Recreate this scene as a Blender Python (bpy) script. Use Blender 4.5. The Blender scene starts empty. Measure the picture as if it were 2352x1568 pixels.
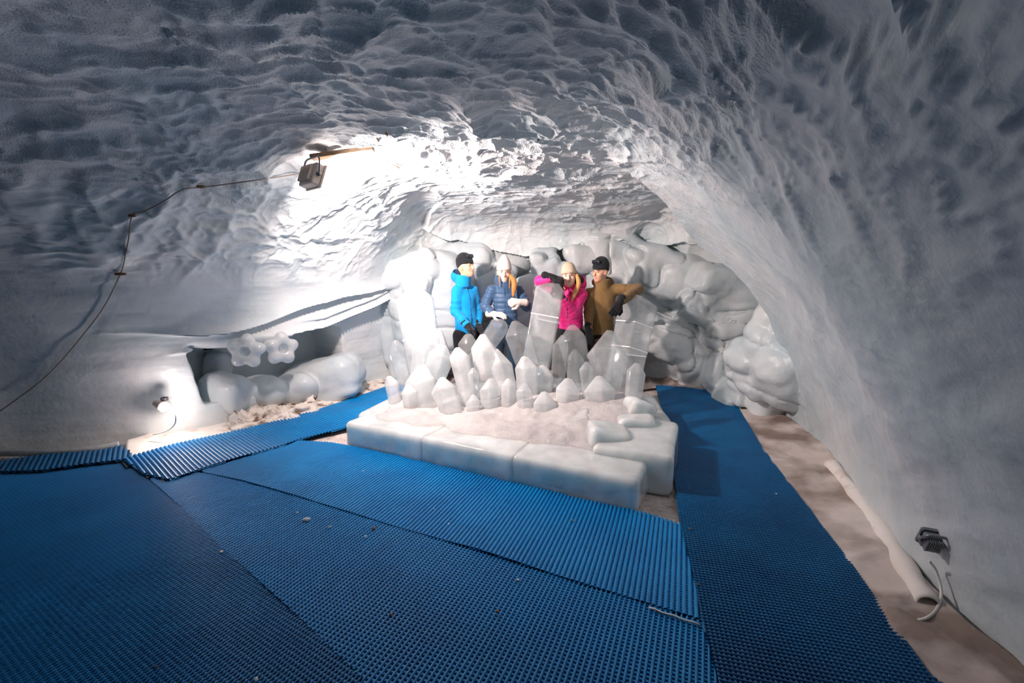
import bpy, math, random
import numpy as np
from mathutils import Vector, Matrix
random.seed(7); RNG = np.random.default_rng(7)
SC = bpy.context.scene
COL = SC.collection

# ------------------------------------------------------------------ camera
F_PX = 1045.0; PITCH = math.radians(9.0); CAM_H = 1.6
cam_d = bpy.data.cameras.new('camera'); cam = bpy.data.objects.new('camera', cam_d); COL.objects.link(cam)
cam_d.sensor_width = 36.0; cam_d.lens = 36.0 * F_PX / 2352.0
cam_d.clip_start = 0.02; cam_d.clip_end = 100
cam.location = (0, 0, CAM_H); cam.rotation_euler = (math.radians(90) - PITCH, 0, 0)
SC.camera = cam
# ------------------------------------------------------------------ world + exposure
w = bpy.data.worlds.new('world'); SC.world = w; w.use_nodes = True
w.node_tree.nodes['Background'].inputs[0].default_value = (0.18, 0.50, 0.68, 1)
w.node_tree.nodes['Background'].inputs[1].default_value = 0.035     # added cold ambient fill, let in through the open end behind
SC.view_settings.view_transform = 'Standard'; SC.view_settings.look = 'None'
SC.view_settings.gamma = 1.0; SC.view_settings.use_curve_mapping = False
SC.view_settings.exposure = 0.18
SC.cycles.max_bounces = 9; SC.cycles.diffuse_bounces = 4; SC.cycles.glossy_bounces = 3
SC.cycles.transmission_bounces = 8; SC.cycles.transparent_max_bounces = 24
SC.cycles.caustics_reflective = False; SC.cycles.caustics_refractive = True
SC.cycles.sample_clamp_indirect = 3.0; SC.cycles.blur_glossy = 1.0
SC.cycles.use_adaptive_sampling = True; SC.cycles.adaptive_threshold = 0.05; SC.cycles.adaptive_min_samples = 12
# ------------------------------------------------------------------ lamps
def area(name, loc, direction, power, size, color, spread=180):
    l = bpy.data.lights.new(name, 'AREA'); l.energy = power; l.size = size; l.color = color; l.spread = math.radians(spread)
    o = bpy.data.objects.new(name, l); COL.objects.link(o); o.location = loc
    o.rotation_euler = Vector(direction).to_track_quat('-Z', 'Y').to_euler(); return o
def lamp_tag(o, label, cat): o['label'] = label; o['category'] = cat
WARM = (1.0, 0.81, 0.745)
CEIL_LAMP = (-1.49, 3.75, 2.28)
LOW_LAMP = (-3.19, 4.04, 0.345)

# ------------------------------------------------------------------ pixel -> place helpers
cp, sp = math.cos(PITCH), math.sin(PITCH)
def ray(px, py):
    a = (px - 1176) / F_PX; b = (784 - py) / F_PX
    return np.array([a, cp + b * sp, -sp + b * cp])
def G(px, py, z=0.0):
    v = ray(px, py); t = (z - CAM_H) / v[2]; return np.array([v[0] * t, v[1] * t, z])
def Q(px, py, Y):
    v = ray(px, py); t = Y / v[1]; return np.array([v[0] * t, Y, CAM_H + v[2] * t])
def mpp(Y): return Y / F_PX          # metres per pixel at depth Y (near enough)

# ------------------------------------------------------------------ numpy noise
def _hash(ix, iy, iz, seed):
    n = (ix.astype(np.int64) * 73856093) ^ (iy.astype(np.int64) * 19349663) ^ (iz.astype(np.int64) * 83492791) ^ (seed * 2654435761)
    n = (n ^ (n >> 13)) * 1274126177 & 0x7fffffff
    n = (n ^ (n >> 16)) & 0xffffff
    return n / float(0xffffff)
def vnoise(P, seed=0):
    i = np.floor(P); f = P - i; f = f * f * f * (f * (f * 6 - 15) + 10)
    ix, iy, iz = i[:, 0].astype(np.int64), i[:, 1].astype(np.int64), i[:, 2].astype(np.int64)
    r = np.zeros(len(P))
    for dx in (0, 1):
        wx = f[:, 0] if dx else 1 - f[:, 0]
        for dy in (0, 1):
            wy = f[:, 1] if dy else 1 - f[:, 1]
            for dz in (0, 1):
                wz = f[:, 2] if dz else 1 - f[:, 2]
                r += wx * wy * wz * _hash(ix + dx, iy + dy, iz + dz, seed)
    return r * 2 - 1
def fbm(P, oct=4, seed=0, gain=0.5):
    r = np.zeros(len(P)); a = 1.0; s = 0
    for k in range(oct):
        r += a * vnoise(P * (2.03 ** k) + 17.3 * k, seed + k); s += a; a *= gain
    return r / s
def worley(P, seed=0):
    i = np.floor(P); d1 = np.full(len(P), 9.0)
    for dx in (-1, 0, 1):
        for dy in (-1, 0, 1):
            for dz in (-1, 0, 1):
                c = i + np.array([dx, dy, dz])
                a, b, e = c[:, 0], c[:, 1], c[:, 2]
                q = c + np.stack([_hash(a, b, e, seed + 1), _hash(a, b, e, seed + 2), _hash(a, b, e, seed + 3)], 1)
                d1 = np.minimum(d1, ((q - P) ** 2).sum(1))
    return np.sqrt(d1)
def sstep(a, b, x):
    t = np.clip((x - a) / (b - a), 0, 1); return t * t * (3 - 2 * t)

# ------------------------------------------------------------------ object helpers
def tag(o, label=None, cat=None, group=None, kind=None):
    if label: o['label'] = label
    if cat: o['category'] = cat
    if group: o['group'] = group
    if kind: o['kind'] = kind
    return o
def mesh_obj(name, V, Fc, mat=None, parent=None, smooth=True, mats=None, midx=None):
    me = bpy.data.meshes.new(name)
    V = np.asarray(V, dtype=np.float32).reshape(-1, 3)
    if isinstance(Fc, np.ndarray):
        n, k = Fc.shape
        me.vertices.add(len(V)); me.vertices.foreach_set('co', V.ravel())
        me.loops.add(n * k); me.loops.foreach_set('vertex_index', Fc.astype(np.int32).ravel())
        me.polygons.add(n); me.polygons.foreach_set('loop_start', np.arange(0, n * k, k, dtype=np.int32))
        me.polygons.foreach_set('loop_total', np.full(n, k, dtype=np.int32))
        me.update(calc_edges=True); me.validate()
    else:
        me.from_pydata(V.tolist(), [], [list(map(int, f)) for f in Fc]); me.update()
    for m in (mats or [mat]):
        if m: me.materials.append(m)
    if midx is not None: me.polygons.foreach_set('material_index', np.asarray(midx, dtype=np.int32))
    me.polygons.foreach_set('use_smooth', np.full(len(me.polygons), bool(smooth)))
    o = bpy.data.objects.new(name, me); COL.objects.link(o)
    if parent:
        o.parent = parent
        o.matrix_parent_inverse = parent.matrix_basis.inverted()
    return o
def empty(name, loc, label=None, cat=None, group=None):
    o = bpy.data.objects.new(name, None); COL.objects.link(o); o.location = tuple(map(float, loc)); o.empty_display_size = 0.1
    return tag(o, label, cat, group)
class MB:
    def __init__(s): s.v = []; s.f = []; s.n = 0
    def add(s, V, Fc):
        V = np.asarray(V, float); s.v.append(V); s.f += [tuple(i + s.n for i in f) for f in Fc]; s.n += len(V)
    def box(s, c, size, R=None, taper=1.0):
        h = np.array(size) / 2
        V = np.array([[x * h[0] * (taper if z > 0 else 1), y * h[1] * (taper if z > 0 else 1), z * h[2]] for z in (-1, 1) for y in (-1, 1) for x in (-1, 1)])
        if R is not None: V = V @ np.array(R).T
        s.add(V + np.array(c), [(0, 2, 3, 1), (4, 5, 7, 6), (0, 1, 5, 4), (2, 6, 7, 3), (0, 4, 6, 2), (1, 3, 7, 5)])
    def tube(s, pts, r, n=8, cap=True):
        pts = np.asarray(pts, float); m = len(pts)
        r = np.full(m, r) if np.isscalar(r) else np.asarray(r, float)
        T = np.gradient(pts, axis=0); T /= np.linalg.norm(T, axis=1)[:, None] + 1e-9
        up = np.array([0, 0, 1.0]) if abs(T[0][2]) < .9 else np.array([1.0, 0, 0])
        V = []; N = np.cross(T[0], up); N /= np.linalg.norm(N)
        for i in range(m):
            N = N - T[i] * N.dot(T[i]); N /= np.linalg.norm(N); B = np.cross(T[i], N)
            for k in range(n):
                a = 2 * math.pi * k / n; V.append(pts[i] + r[i] * (math.cos(a) * N + math.sin(a) * B))
        Fc = [(i * n + k, i * n + (k + 1) % n, (i + 1) * n + (k + 1) % n, (i + 1) * n + k) for i in range(m - 1) for k in range(n)]
        if cap: Fc += [tuple(reversed(range(n))), tuple(range((m - 1) * n, m * n))]
        s.add(V, Fc)
    def build(s, name, mat, parent=None, smooth=True, bevel=0):
        o = mesh_obj(name, np.concatenate(s.v), s.f, mat, parent, smooth)
        if bevel:
            b = o.modifiers.new('bevel', 'BEVEL'); b.width = bevel; b.segments = 2
        return o
def catmull(P, n=8, closed=False):
    P = np.asarray(P, float); m = len(P); out = []
    rng = range(m) if closed else range(m - 1)
    for i in rng:
        if closed: p0, p1, p2, p3 = P[(i - 1) % m], P[i], P[(i + 1) % m], P[(i + 2) % m]
        else: p0, p1, p2, p3 = P[max(i - 1, 0)], P[i], P[i + 1], P[min(i + 2, m - 1)]
        for k in range(n):
            t = k / n
            out.append(0.5 * (2 * p1 + (p2 - p0) * t + (2 * p0 - 5 * p1 + 4 * p2 - p3) * t * t + (3 * p1 - p0 - 3 * p2 + p3) * t ** 3))
    if not closed: out.append(P[-1])
    return np.array(out)
def grid_faces(nu, nv, wrap_u=False):
    u = np.arange(nu if wrap_u else nu - 1); v = np.arange(nv - 1)
    U, Vv = np.meshgrid(u, v, indexing='ij'); U = U.ravel(); Vv = Vv.ravel(); U2 = (U + 1) % nu
    return np.stack([U * nv + Vv, U2 * nv + Vv, U2 * nv + Vv + 1, U * nv + Vv + 1], 1)

# ------------------------------------------------------------------ SDF + surface nets
def nets(f, lo, hi, h):
    lo = np.array(lo, float); hi = np.array(hi, float); n = np.maximum(np.ceil((hi - lo) / h).astype(int) + 1, 3)
    ax = [lo[i] + h * np.arange(n[i]) for i in range(3)]
    g = np.stack(np.meshgrid(*ax, indexing='ij'), -1).reshape(-1, 3)
    D = np.concatenate([f(g[i:i + 400000]) for i in range(0, len(g), 400000)]).reshape(n)
    S = D < 0; nc = n - 1
    acc = np.zeros(tuple(nc) + (3,)); cnt = np.zeros(tuple(nc))
    corners = [(i, j, k) for i in (0, 1) for j in (0, 1) for k in (0, 1)]
    def sl(c): return tuple(slice(c[a], c[a] + nc[a]) for a in range(3))
    for a in range(3):
        for c in corners:
            if c[a]: continue
            c2 = list(c); c2[a] = 1
            d0 = D[sl(c)]; d1 = D[sl(c2)]; cr = S[sl(c)] != S[sl(c2)]
            t = np.where(cr, d0 / np.where(cr, d0 - d1, 1), 0)
            p = np.zeros(tuple(nc) + (3,)); p[..., :] = c; p[..., a] += t
            acc += p * cr[..., None]; cnt += cr
    act = cnt > 0; idx = -np.ones(tuple(nc), int); idx[act] = np.arange(act.sum())
    base = np.stack(np.meshgrid(*[np.arange(k) for k in nc], indexing='ij'), -1)
    V = lo + h * (base[act] + acc[act] / cnt[act][:, None]); Fs = []
    for a in range(3):
        b, c = (a + 1) % 3, (a + 2) % 3
        s0 = [slice(None)] * 3; s1 = [slice(None)] * 3; s0[a] = slice(0, -1); s1[a] = slice(1, None)
        A, B = S[tuple(s0)], S[tuple(s1)]
        I = np.argwhere(A != B); I = I[(I[:, b] > 0) & (I[:, c] > 0) & (I[:, b] < nc[b]) & (I[:, c] < nc[c]) & (I[:, a] < nc[a])]
        def g2(db, dc):
            J = I.copy(); J[:, b] += db; J[:, c] += dc; return idx[J[:, 0], J[:, 1], J[:, 2]]
        q = np.stack([g2(-1, -1), g2(0, -1), g2(0, 0), g2(-1, 0)], 1)
        ins = A[I[:, 0], I[:, 1], I[:, 2]]; q[~ins] = q[~ins][:, ::-1]; Fs.append(q)
    Fc = np.concatenate(Fs); Fc = Fc[(Fc >= 0).all(1)]
    return V, Fc
def rc(p, a, b, ra, rb):
    a = np.array(a, float); b = np.array(b, float); pa = p - a; ba = b - a
    h = np.clip(pa @ ba / (ba @ ba + 1e-12), 0, 1)
    return np.linalg.norm(pa - h[:, None] * ba, axis=1) - (ra + (rb - ra) * h)
def ell(p, c, r, R=None):
    q = p - np.array(c, float)
    if R is not None: q = q @ np.array(R)
    r = np.array(r, float); k0 = np.linalg.norm(q / r, axis=1); k1 = np.linalg.norm(q / (r * r), axis=1) + 1e-9
    return k0 * (k0 - 1) / k1
def smin(a, b, k):
    h = np.clip(0.5 + 0.5 * (b - a) / k, 0, 1); return b * (1 - h) + a * h - k * h * (1 - h)
def sbox(p, c, half, r, R=None):
    q = p - np.array(c, float)
    if R is not None: q = q @ np.array(R)
    q = np.abs(q) - (np.array(half) - r)
    return np.linalg.norm(np.maximum(q, 0), axis=1) + np.minimum(q.max(1), 0) - r
def rotz(a): c, s = math.cos(a), math.sin(a); return np.array([[c, -s, 0], [s, c, 0], [0, 0, 1.0]])

# ------------------------------------------------------------------ materials
def mat_new(name):
    m = bpy.data.materials.new(name); m.use_nodes = True; nt = m.node_tree
    return m, nt, nt.nodes['Principled BSDF']
def N(nt, t, **k):
    n = nt.nodes.new(t)
    for a, b in k.items(): setattr(n, a, b)
    return n
def noise_col(nt, b, c1, c2, scale, lo=.35, hi=.65, detail=5, coord='Object', stretch=None):
    tc = N(nt, 'ShaderNodeTexCoord'); nz = N(nt, 'ShaderNodeTexNoise'); nz.inputs['Scale'].default_value = scale; nz.inputs['Detail'].default_value = detail
    if stretch:
        mp = N(nt, 'ShaderNodeMapping'); mp.inputs['Scale'].default_value = stretch; nt.links.new(tc.outputs[coord], mp.inputs[0]); nt.links.new(mp.outputs[0], nz.inputs['Vector'])
    else: nt.links.new(tc.outputs[coord], nz.inputs['Vector'])
    r = N(nt, 'ShaderNodeValToRGB'); r.color_ramp.elements[0].position = lo; r.color_ramp.elements[1].position = hi
    r.color_ramp.elements[0].color = (*c1, 1); r.color_ramp.elements[1].color = (*c2, 1)
    nt.links.new(nz.outputs['Fac'], r.inputs[0])
    if b is not None: nt.links.new(r.outputs[0], b.inputs['Base Color'])
    return r, tc
def bump(nt, b, scale, strength, dist, detail=6, coord='Object', voronoi=False, extra=None):
    tc = N(nt, 'ShaderNodeTexCoord')
    nz = N(nt, 'ShaderNodeTexVoronoi' if voronoi else 'ShaderNodeTexNoise'); nz.inputs['Scale'].default_value = scale
    if not voronoi: nz.inputs['Detail'].default_value = detail
    nt.links.new(tc.outputs[coord], nz.inputs['Vector'])
    bp = N(nt, 'ShaderNodeBump'); bp.inputs['Strength'].default_value = strength; bp.inputs['Distance'].default_value = dist
    nt.links.new(nz.outputs[0], bp.inputs['Height']); nt.links.new(bp.outputs[0], b.inputs['Normal'])
    if extra: nt.links.new(extra.outputs[0], bp.inputs['Normal'])
    return bp
def simple(name, col, rough=.6, c2=None, scale=20, spec=.4, metal=0, bs=None, bstr=.3, bd=.004, stretch=None):
    m, nt, b = mat_new(name)
    b.inputs['Base Color'].default_value = (*col, 1); b.inputs['Roughness'].default_value = rough
    b.inputs['Specular IOR Level'].default_value = spec; b.inputs['Metallic'].default_value = metal
    noise_col(nt, b, col, c2 if c2 else tuple(min(1, c * 1.15) for c in col), scale, stretch=stretch)
    if bs: bump(nt, b, bs, bstr, bd)
    return m
def ice_wall_mat(name, rough_grain, c1, c2, rgh=.32, gs=60, gd=.006, spec=.5):
    m, nt, b = mat_new(name)
    noise_col(nt, b, c1, c2, 1.6, .3, .7, 6)
    b.inputs['Roughness'].default_value = rgh; b.inputs['IOR'].default_value = 1.31
    b.inputs['Specular IOR Level'].default_value = spec
    b1 = bump(nt, b, gs, rough_grain, gd, 10)
    b2 = bump(nt, b, 14, .35 if rough_grain > .5 else .2, .03, 6, extra=None); nt.links.new(b2.outputs[0], b1.inputs['Normal']); nt.links.new(b1.outputs[0], b.inputs['Normal'])
    return m
M = {}
M['firn'] = ice_wall_mat('firn', .9, (.48, .58, .63), (.73, .74, .75), .55, 90, .008, .35)
M['wall_ice'] = ice_wall_mat('wall_ice', .25, (.54, .64, .68), (.75, .78, .79), .33, 40, .004)
M['lump_ice'] = ice_wall_mat('lump_ice', .2, (.44, .53, .57), (.62, .65, .66), .33, 40, .004)
M['right_ice'] = ice_wall_mat('right_ice', .35, (.48, .58, .62), (.67, .71, .735), .38, 45, .005)
def bp_(nt, tc, bs, bd):
    bp = N(nt, 'ShaderNodeBump'); bp.inputs['Strength'].default_value = .35; bp.inputs['Distance'].default_value = bd
    n2 = N(nt, 'ShaderNodeTexNoise'); n2.inputs['Scale'].default_value = bs; nt.links.new(tc.outputs['Object'], n2.inputs['Vector']); nt.links.new(n2.outputs['Fac'], bp.inputs['Height']); return bp.outputs[0]
def clear_ice(name, milk, rough=.05, tint=(.95, .98, .99), white=(.78, .81, .83), bs=6, bd=.006, sss=.06, var=.15, ior=1.25, refr=.15):
    m, nt, b = mat_new(name); out = nt.nodes['Material Output']
    b.inputs['Base Color'].default_value = (*white, 1); b.inputs['Roughness'].default_value = .22; b.inputs['IOR'].default_value = 1.31
    b.inputs['Subsurface Weight'].default_value = 1.0; b.inputs['Subsurface Radius'].default_value = (.8, 1.0, 1.1); b.inputs['Subsurface Scale'].default_value = sss
    g = N(nt, 'ShaderNodeBsdfGlass'); g.inputs['Color'].default_value = (*tint, 1); g.inputs['Roughness'].default_value = rough; g.inputs['IOR'].default_value = ior
    mx = N(nt, 'ShaderNodeMixShader'); tc = N(nt, 'ShaderNodeTexCoord'); nz = N(nt, 'ShaderNodeTexNoise'); nz.inputs['Scale'].default_value = 6; nz.inputs['Detail'].default_value = 5
    nt.links.new(tc.outputs['Object'], nz.inputs['Vector'])
    mr = N(nt, 'ShaderNodeMapRange'); mr.inputs[1].default_value = .3; mr.inputs[2].default_value = .7
    mr.inputs[3].default_value = max(0, milk - var); mr.inputs[4].default_value = min(1, milk + var)
    nt.links.new(nz.outputs['Fac'], mr.inputs[0]); nt.links.new(mr.outputs[0], mx.inputs[0])
    tp = N(nt, 'ShaderNodeBsdfTransparent'); tp.inputs['Color'].default_value = (*tint, 1)
    m1 = N(nt, 'ShaderNodeMixShader'); m1.inputs[0].default_value = refr; nt.links.new(tp.outputs[0], m1.inputs[1]); nt.links.new(g.outputs[0], m1.inputs[2])
    nt.links.new(m1.outputs[0], mx.inputs[1]); nt.links.new(b.outputs[0], mx.inputs[2])
    gl = N(nt, 'ShaderNodeBsdfGlossy'); gl.inputs['Roughness'].default_value = .08; fr = N(nt, 'ShaderNodeFresnel'); fr.inputs['IOR'].default_value = 1.5
    m2 = N(nt, 'ShaderNodeMixShader'); ge = N(nt, 'ShaderNodeNewGeometry'); mf = N(nt, 'ShaderNodeMath', operation='SUBTRACT'); mf.inputs[0].default_value = 1.0; nt.links.new(ge.outputs['Backfacing'], mf.inputs[1]); mm_ = N(nt, 'ShaderNodeMath', operation='MULTIPLY'); nt.links.new(fr.outputs[0], mm_.inputs[0]); nt.links.new(mf.outputs[0], mm_.inputs[1]); nt.links.new(mm_.outputs[0], m2.inputs[0]); nt.links.new(mx.outputs[0], m2.inputs[1]); nt.links.new(gl.outputs[0], m2.inputs[2]); nt.links.new(m2.outputs[0], out.inputs['Surface'])
    nt.links.new(bp_(nt, tc, bs, bd), gl.inputs['Normal'])
    bp = N(nt, 'ShaderNodeBump'); bp.inputs['Strength'].default_value = .35; bp.inputs['Distance'].default_value = bd
    n2 = N(nt, 'ShaderNodeTexNoise'); n2.inputs['Scale'].default_value = bs; nt.links.new(tc.outputs['Object'], n2.inputs['Vector']); nt.links.new(n2.outputs['Fac'], bp.inputs['Height'])
    for x in (b, g): nt.links.new(bp.outputs[0], x.inputs['Normal'])
    return m
M['clear'] = clear_ice('clear_ice', .13, .03, var=.05, ior=1.25, bd=.003)
M['cloudy'] = clear_ice('cloudy_ice', .27, .04, var=.10, ior=1.25, bd=.003)
M['milky'] = clear_ice('milky_ice', .50, .05, sss=.10, var=.16, ior=1.25, bd=.003)
M['block'] = clear_ice('block_ice', .80, .12, white=(.80, .87, .89), bs=3, sss=.12)
M['frost'] = simple('frost', (.88, .90, .91), .5, bs=80, bstr=.5)
M['snow'] = simple('snow', (.46, .44, .445), .6, (.56, .54, .54), 6, bs=45, bstr=.6, bd=.012)
def floor_mat():
    m, nt, b = mat_new('dirty_snow')
    r, tc = noise_col(nt, None, (.48, .41, .38), (.80, .70, .67), 4.0, .30, .6, 9)
    r2, _ = noise_col(nt, None, (.55, .50, .47), (1, 1, 1), 38.0, .34, .48, 6)
    mx = N(nt, 'ShaderNodeMixRGB', blend_type='MULTIPLY'); mx.inputs[0].default_value = .7
    nt.links.new(r.outputs[0], mx.inputs[1]); nt.links.new(r2.outputs[0], mx.inputs[2]); nt.links.new(mx.outputs[0], b.inputs['Base Color'])
    b.inputs['Roughness'].default_value = .6; bump(nt, b, 30, .6, .012); return m
M['floor'] = floor_mat()
def sheet_mat(name, c1, c2, dirt, dlo, dhi, dsc):
    m, nt, b = mat_new(name)
    r, tc = noise_col(nt, None, c1, c2, 2.2, .35, .65, 4)
    r2, _ = noise_col(nt, None, dirt, (1, 1, 1), dsc, dlo, dhi, 9)
    mx = N(nt, 'ShaderNodeMixRGB', blend_type='MULTIPLY'); mx.inputs[0].default_value = 1
    nt.links.new(r.outputs[0], mx.inputs[1]); nt.links.new(r2.outputs[0], mx.inputs[2]); nt.links.new(mx.outputs[0], b.inputs['Base Color'])
    b.inputs['Roughness'].default_value = .7; bump(nt, b, 50, .3, .003); return m
M['sheet_clean'] = sheet_mat('white_fleece', (.80, .75, .70), (.88, .84, .80), (.7, .6, .5), .30, .42, 5)
M['sheet_dirty'] = sheet_mat('dirty_fleece', (.56, .48, .44), (.74, .66, .62), (.42, .37, .34), .40, .60, 2.6)
M['sheet_mud'] = sheet_mat('muddy_fleece', (.74, .66, .58), (.86, .80, .75), (.20, .13, .09), .36, .50, 9)
M['dark'] = simple('dark_cap_and_hollow_shade', (.02, .02, .025), .8)
def mat_blue(name, c, c2, rough, dust=.25):
    m, nt, b = mat_new(name)
    r, tc = noise_col(nt, None, c, c2, 2.5, .35, .7, 6)
    r2, _ = noise_col(nt, None, (0, 0, 0), (1, 1, 1), 60, .66, .74, 3)
    mx = N(nt, 'ShaderNodeMixRGB'); mx.inputs[2].default_value = (.30, .42, .50, 1)
    mm = N(nt, 'ShaderNodeMath', operation='MULTIPLY'); mm.inputs[1].default_value = dust; nt.links.new(r2.outputs[0], mm.inputs[0]); nt.links.new(mm.outputs[0], mx.inputs[0])
    nt.links.new(r.outputs[0], mx.inputs[1]); nt.links.new(mx.outputs[0], b.inputs['Base Color'])
    b.inputs['Roughness'].default_value = rough; b.inputs['Specular IOR Level'].default_value = .4; return m
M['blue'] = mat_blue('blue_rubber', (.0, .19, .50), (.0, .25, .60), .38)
M['navy_shade'] = mat_blue('shaded_navy_rubber', (.0, .085, .24), (.0, .12, .31), .38)  # navy rubber, with vignette shade darkened into the colour
M['blue_half_shade'] = mat_blue('half_shaded_blue_rubber', (.0, .13, .35), (.0, .17, .43), .38)  # same blue rubber, the dim near corner's shade put into its colour
M['hole_dark'] = simple('hole_shade', (.001, .012, .03), .7)  # shade colour for the sheet under the mat holes

# ------------------------------------------------------------------ the cave shell
OUT = catmull([(1.75, 0.0), (1.93, 1.2), (2.0, 1.6), (2.12, 2.1), (2.40, 2.8), (2.74, 3.77), (2.88, 4.5), (2.92, 5.4), (2.65, 6.2), (2.1, 6.85), (1.2, 7.1), (0, 7.05), (-1, 6.85),
     (-1.86, 6.32), (-2.50, 5.28), (-2.95, 4.55), (-3.4, 4.2), (-4.0, 3.98), (-4.6, 3.75), (-5.3, 3.1), (-5.6, 1.5), (-5, -0.5), (-3.4, -2.2), (-1, -2.8), (1.0, -2.3), (1.6, -1.2)], 10, True)
C0 = np.array([0.2, 3.6, 0.7])
def seg_dist(Pt, poly):
    A = poly; B = np.roll(poly, -1, 0); d = np.full(len(Pt), 1e9); ins = np.zeros(len(Pt), bool)
    for a, b in zip(A, B):
        ba = b - a; pa = Pt - a; h = np.clip(pa @ ba / (ba @ ba), 0, 1)
        d = np.minimum(d, ((pa - h[:, None] * ba) ** 2).sum(1))
        c = ((a[1] > Pt[:, 1]) != (b[1] > Pt[:, 1]))
        xi = a[0] + (Pt[:, 1] - a[1]) * (b[0] - a[0]) / (b[1] - a[1] + 1e-12)
        ins ^= c & (Pt[:, 0] < xi)
    return np.where(ins, 1, -1) * np.sqrt(d)
GX = np.arange(-7, 4.5, .04); GY = np.arange(-4, 8.6, .04)
_g = np.stack(np.meshgrid(GX, GY, indexing='ij'), -1).reshape(-1, 2)
DG = seg_dist(_g, OUT).reshape(len(GX), len(GY))
for _ in range(6):      # soften the medial creases
    DG[1:-1, 1:-1] = (DG[1:-1, 1:-1] * 4 + DG[2:, 1:-1] + DG[:-2, 1:-1] + DG[1:-1, 2:] + DG[1:-1, :-2]) / 8
def dwall(x, y):
    u = np.clip((x - GX[0]) / .04, 0, len(GX) - 1.001); v = np.clip((y - GY[0]) / .04, 0, len(GY) - 1.001)
    i = u.astype(int); j = v.astype(int); fu = u - i; fv = v - j
    return DG[i, j] * (1 - fu) * (1 - fv) + DG[i + 1, j] * fu * (1 - fv) + DG[i, j + 1] * (1 - fu) * fv + DG[i + 1, j + 1] * fu * fv
NU = np.array([.535, .845, 0]); NN = np.array([-.845, .535, 0]); NC = np.array([-2.68, 5.02, .52])   # niche axis, outward normal, mouth centre
def Ffun(P):
    x, y, z = P[:, 0], P[:, 1], P[:, 2]; d = dwall(x, y)
    ang = np.degrees(np.arctan2(y - C0[1], x - C0[0]))           # 0 = right, 90 = back
    wr = np.where(ang < 35, sstep(-110, -90, ang), 1 - sstep(30, 50, ang))      # right wall
    wb = sstep(35, 60, ang) * (1 - sstep(112, 135, ang))                          # back wall
    wr = wr * (1 - wb)
    W = 1.75 + wr * .25 - wb * .85; n = 2.0 - .5 * wr + .6 * wb
    H = 2.78 - .085 * np.clip(y - 1, 0, 9) + 0 * x
    q = np.clip(1 - d / W, 0, 5)
    F = (q ** n + (np.clip(z, 0, 9) / H) ** n) ** (1 / n)
    e = np.linalg.norm((P - np.array([2.15, 5.45, .75])) / np.array([.95, 1.15, 1.35]), axis=1)
    F = np.minimum(F, e)
    r = P - NC; a = r @ NU; b = r @ NN
    bx = np.maximum(np.maximum(np.abs(a - .22 * (.8 - z)) / .84, np.abs(b - .1) / .42), np.abs(z - .58) / .31)
    bx = np.where((z > .92) | (z < .2), 9, bx)
    return np.minimum(F, bx)
def march(O, D, tmax, n):
    t = np.zeros(len(D)); ts = np.full(len(D), float(tmax)); done = np.zeros(len(D), bool); step = tmax / n; prev = np.zeros(len(D))
    for k in range(1, n + 1):
        idx = np.where(~done)[0]
        if not len(idx): break
        tt = k * step; o = Ffun(O + D[idx] * tt) >= 1
        h = idx[o]; ts[h] = tt; prev[h] = tt - step; done[h] = True
    lo = prev; hi = ts
    for _ in range(10):
        mid = (lo + hi) / 2; o = Ffun(O + D * mid[:, None]) >= 1
        hi = np.where(o, mid, hi); lo = np.where(o, lo, mid)
    return (lo + hi) / 2
def hit(px, py):
    d = ray(px, py); t = march(np.array([0, 0, CAM_H]), d[None], 12, 400)[0]
    return np.array([0, 0, CAM_H]) + d * t
def normal_in(p):
    e = .04; p = np.array(p); g = np.array([Ffun((p + np.eye(3)[i] * e)[None])[0] - Ffun((p - np.eye(3)[i] * e)[None])[0] for i in range(3)])
    return -g / (np.linalg.norm(g) + 1e-9)
NA, NE = 1250, 560
def warp_az():   # denser towards what the camera sees
    a = np.linspace(0, 2 * np.pi, 4001); dens = 1 + 2.2 * (1 - sstep(math.radians(100), math.radians(125), np.abs(a - np.pi)))
    c = np.concatenate([[0], np.cumsum(dens[:-1])]); c /= c[-1]
    return np.interp(np.arange(NA) / NA, c, a) - np.pi / 2
az = warp_az()
el = np.radians(np.linspace(-26, 89.6, NE))
AZ, EL = np.meshgrid(az, el, indexing='ij')
Dr = np.stack([np.cos(AZ) * np.cos(EL), np.sin(AZ) * np.cos(EL), np.sin(EL)], -1).reshape(-1, 3)
T = march(C0, Dr, 8.0, 60)
P = (C0 + Dr * T[:, None]).reshape(NA, NE, 3)
# soften hard creases of the base form a little
for _ in range(3):
    P[:, 1:-1] = (2 * P[:, 1:-1] + P[:, 2:] + P[:, :-2]) / 4
    P = (2 * P + np.roll(P, 1, 0) + np.roll(P, -1, 0)) / 4
def grid_normals(P):
    du = np.roll(P, -1, 0) - np.roll(P, 1, 0); dv = np.empty_like(P); dv[:, 1:-1] = P[:, 2:] - P[:, :-2]; dv[:, 0] = P[:, 1] - P[:, 0]; dv[:, -1] = P[:, -1] - P[:, -2]
    n = np.cross(dv, du); n /= np.linalg.norm(n, axis=-1)[..., None] + 1e-12; return n
Nn = grid_normals(P)
X = P.reshape(-1, 3); Nf = Nn.reshape(-1, 3)
if np.mean((Nf * (C0 - X)).sum(1)) < 0: Nf = -Nf; FLIP = True
else: FLIP = False
x, y, z = X[:, 0], X[:, 1], X[:, 2]
ang = np.degrees(np.arctan2(y - C0[1], x - C0[0]))
up = -Nf[:, 2]                                # 1 where the surface is a ceiling
rightness = sstep(.7, 1.6, x) * (1 - sstep(4.6, 5.6, y) * 1) * (1 - sstep(.86, .98, up))
leftlow = sstep(-.6, -1.6, x) * (1 - sstep(1.35, 1.8, z))
backlow = sstep(5.2, 5.9, y) * (1 - sstep(1.7, 2.05, z))
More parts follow.
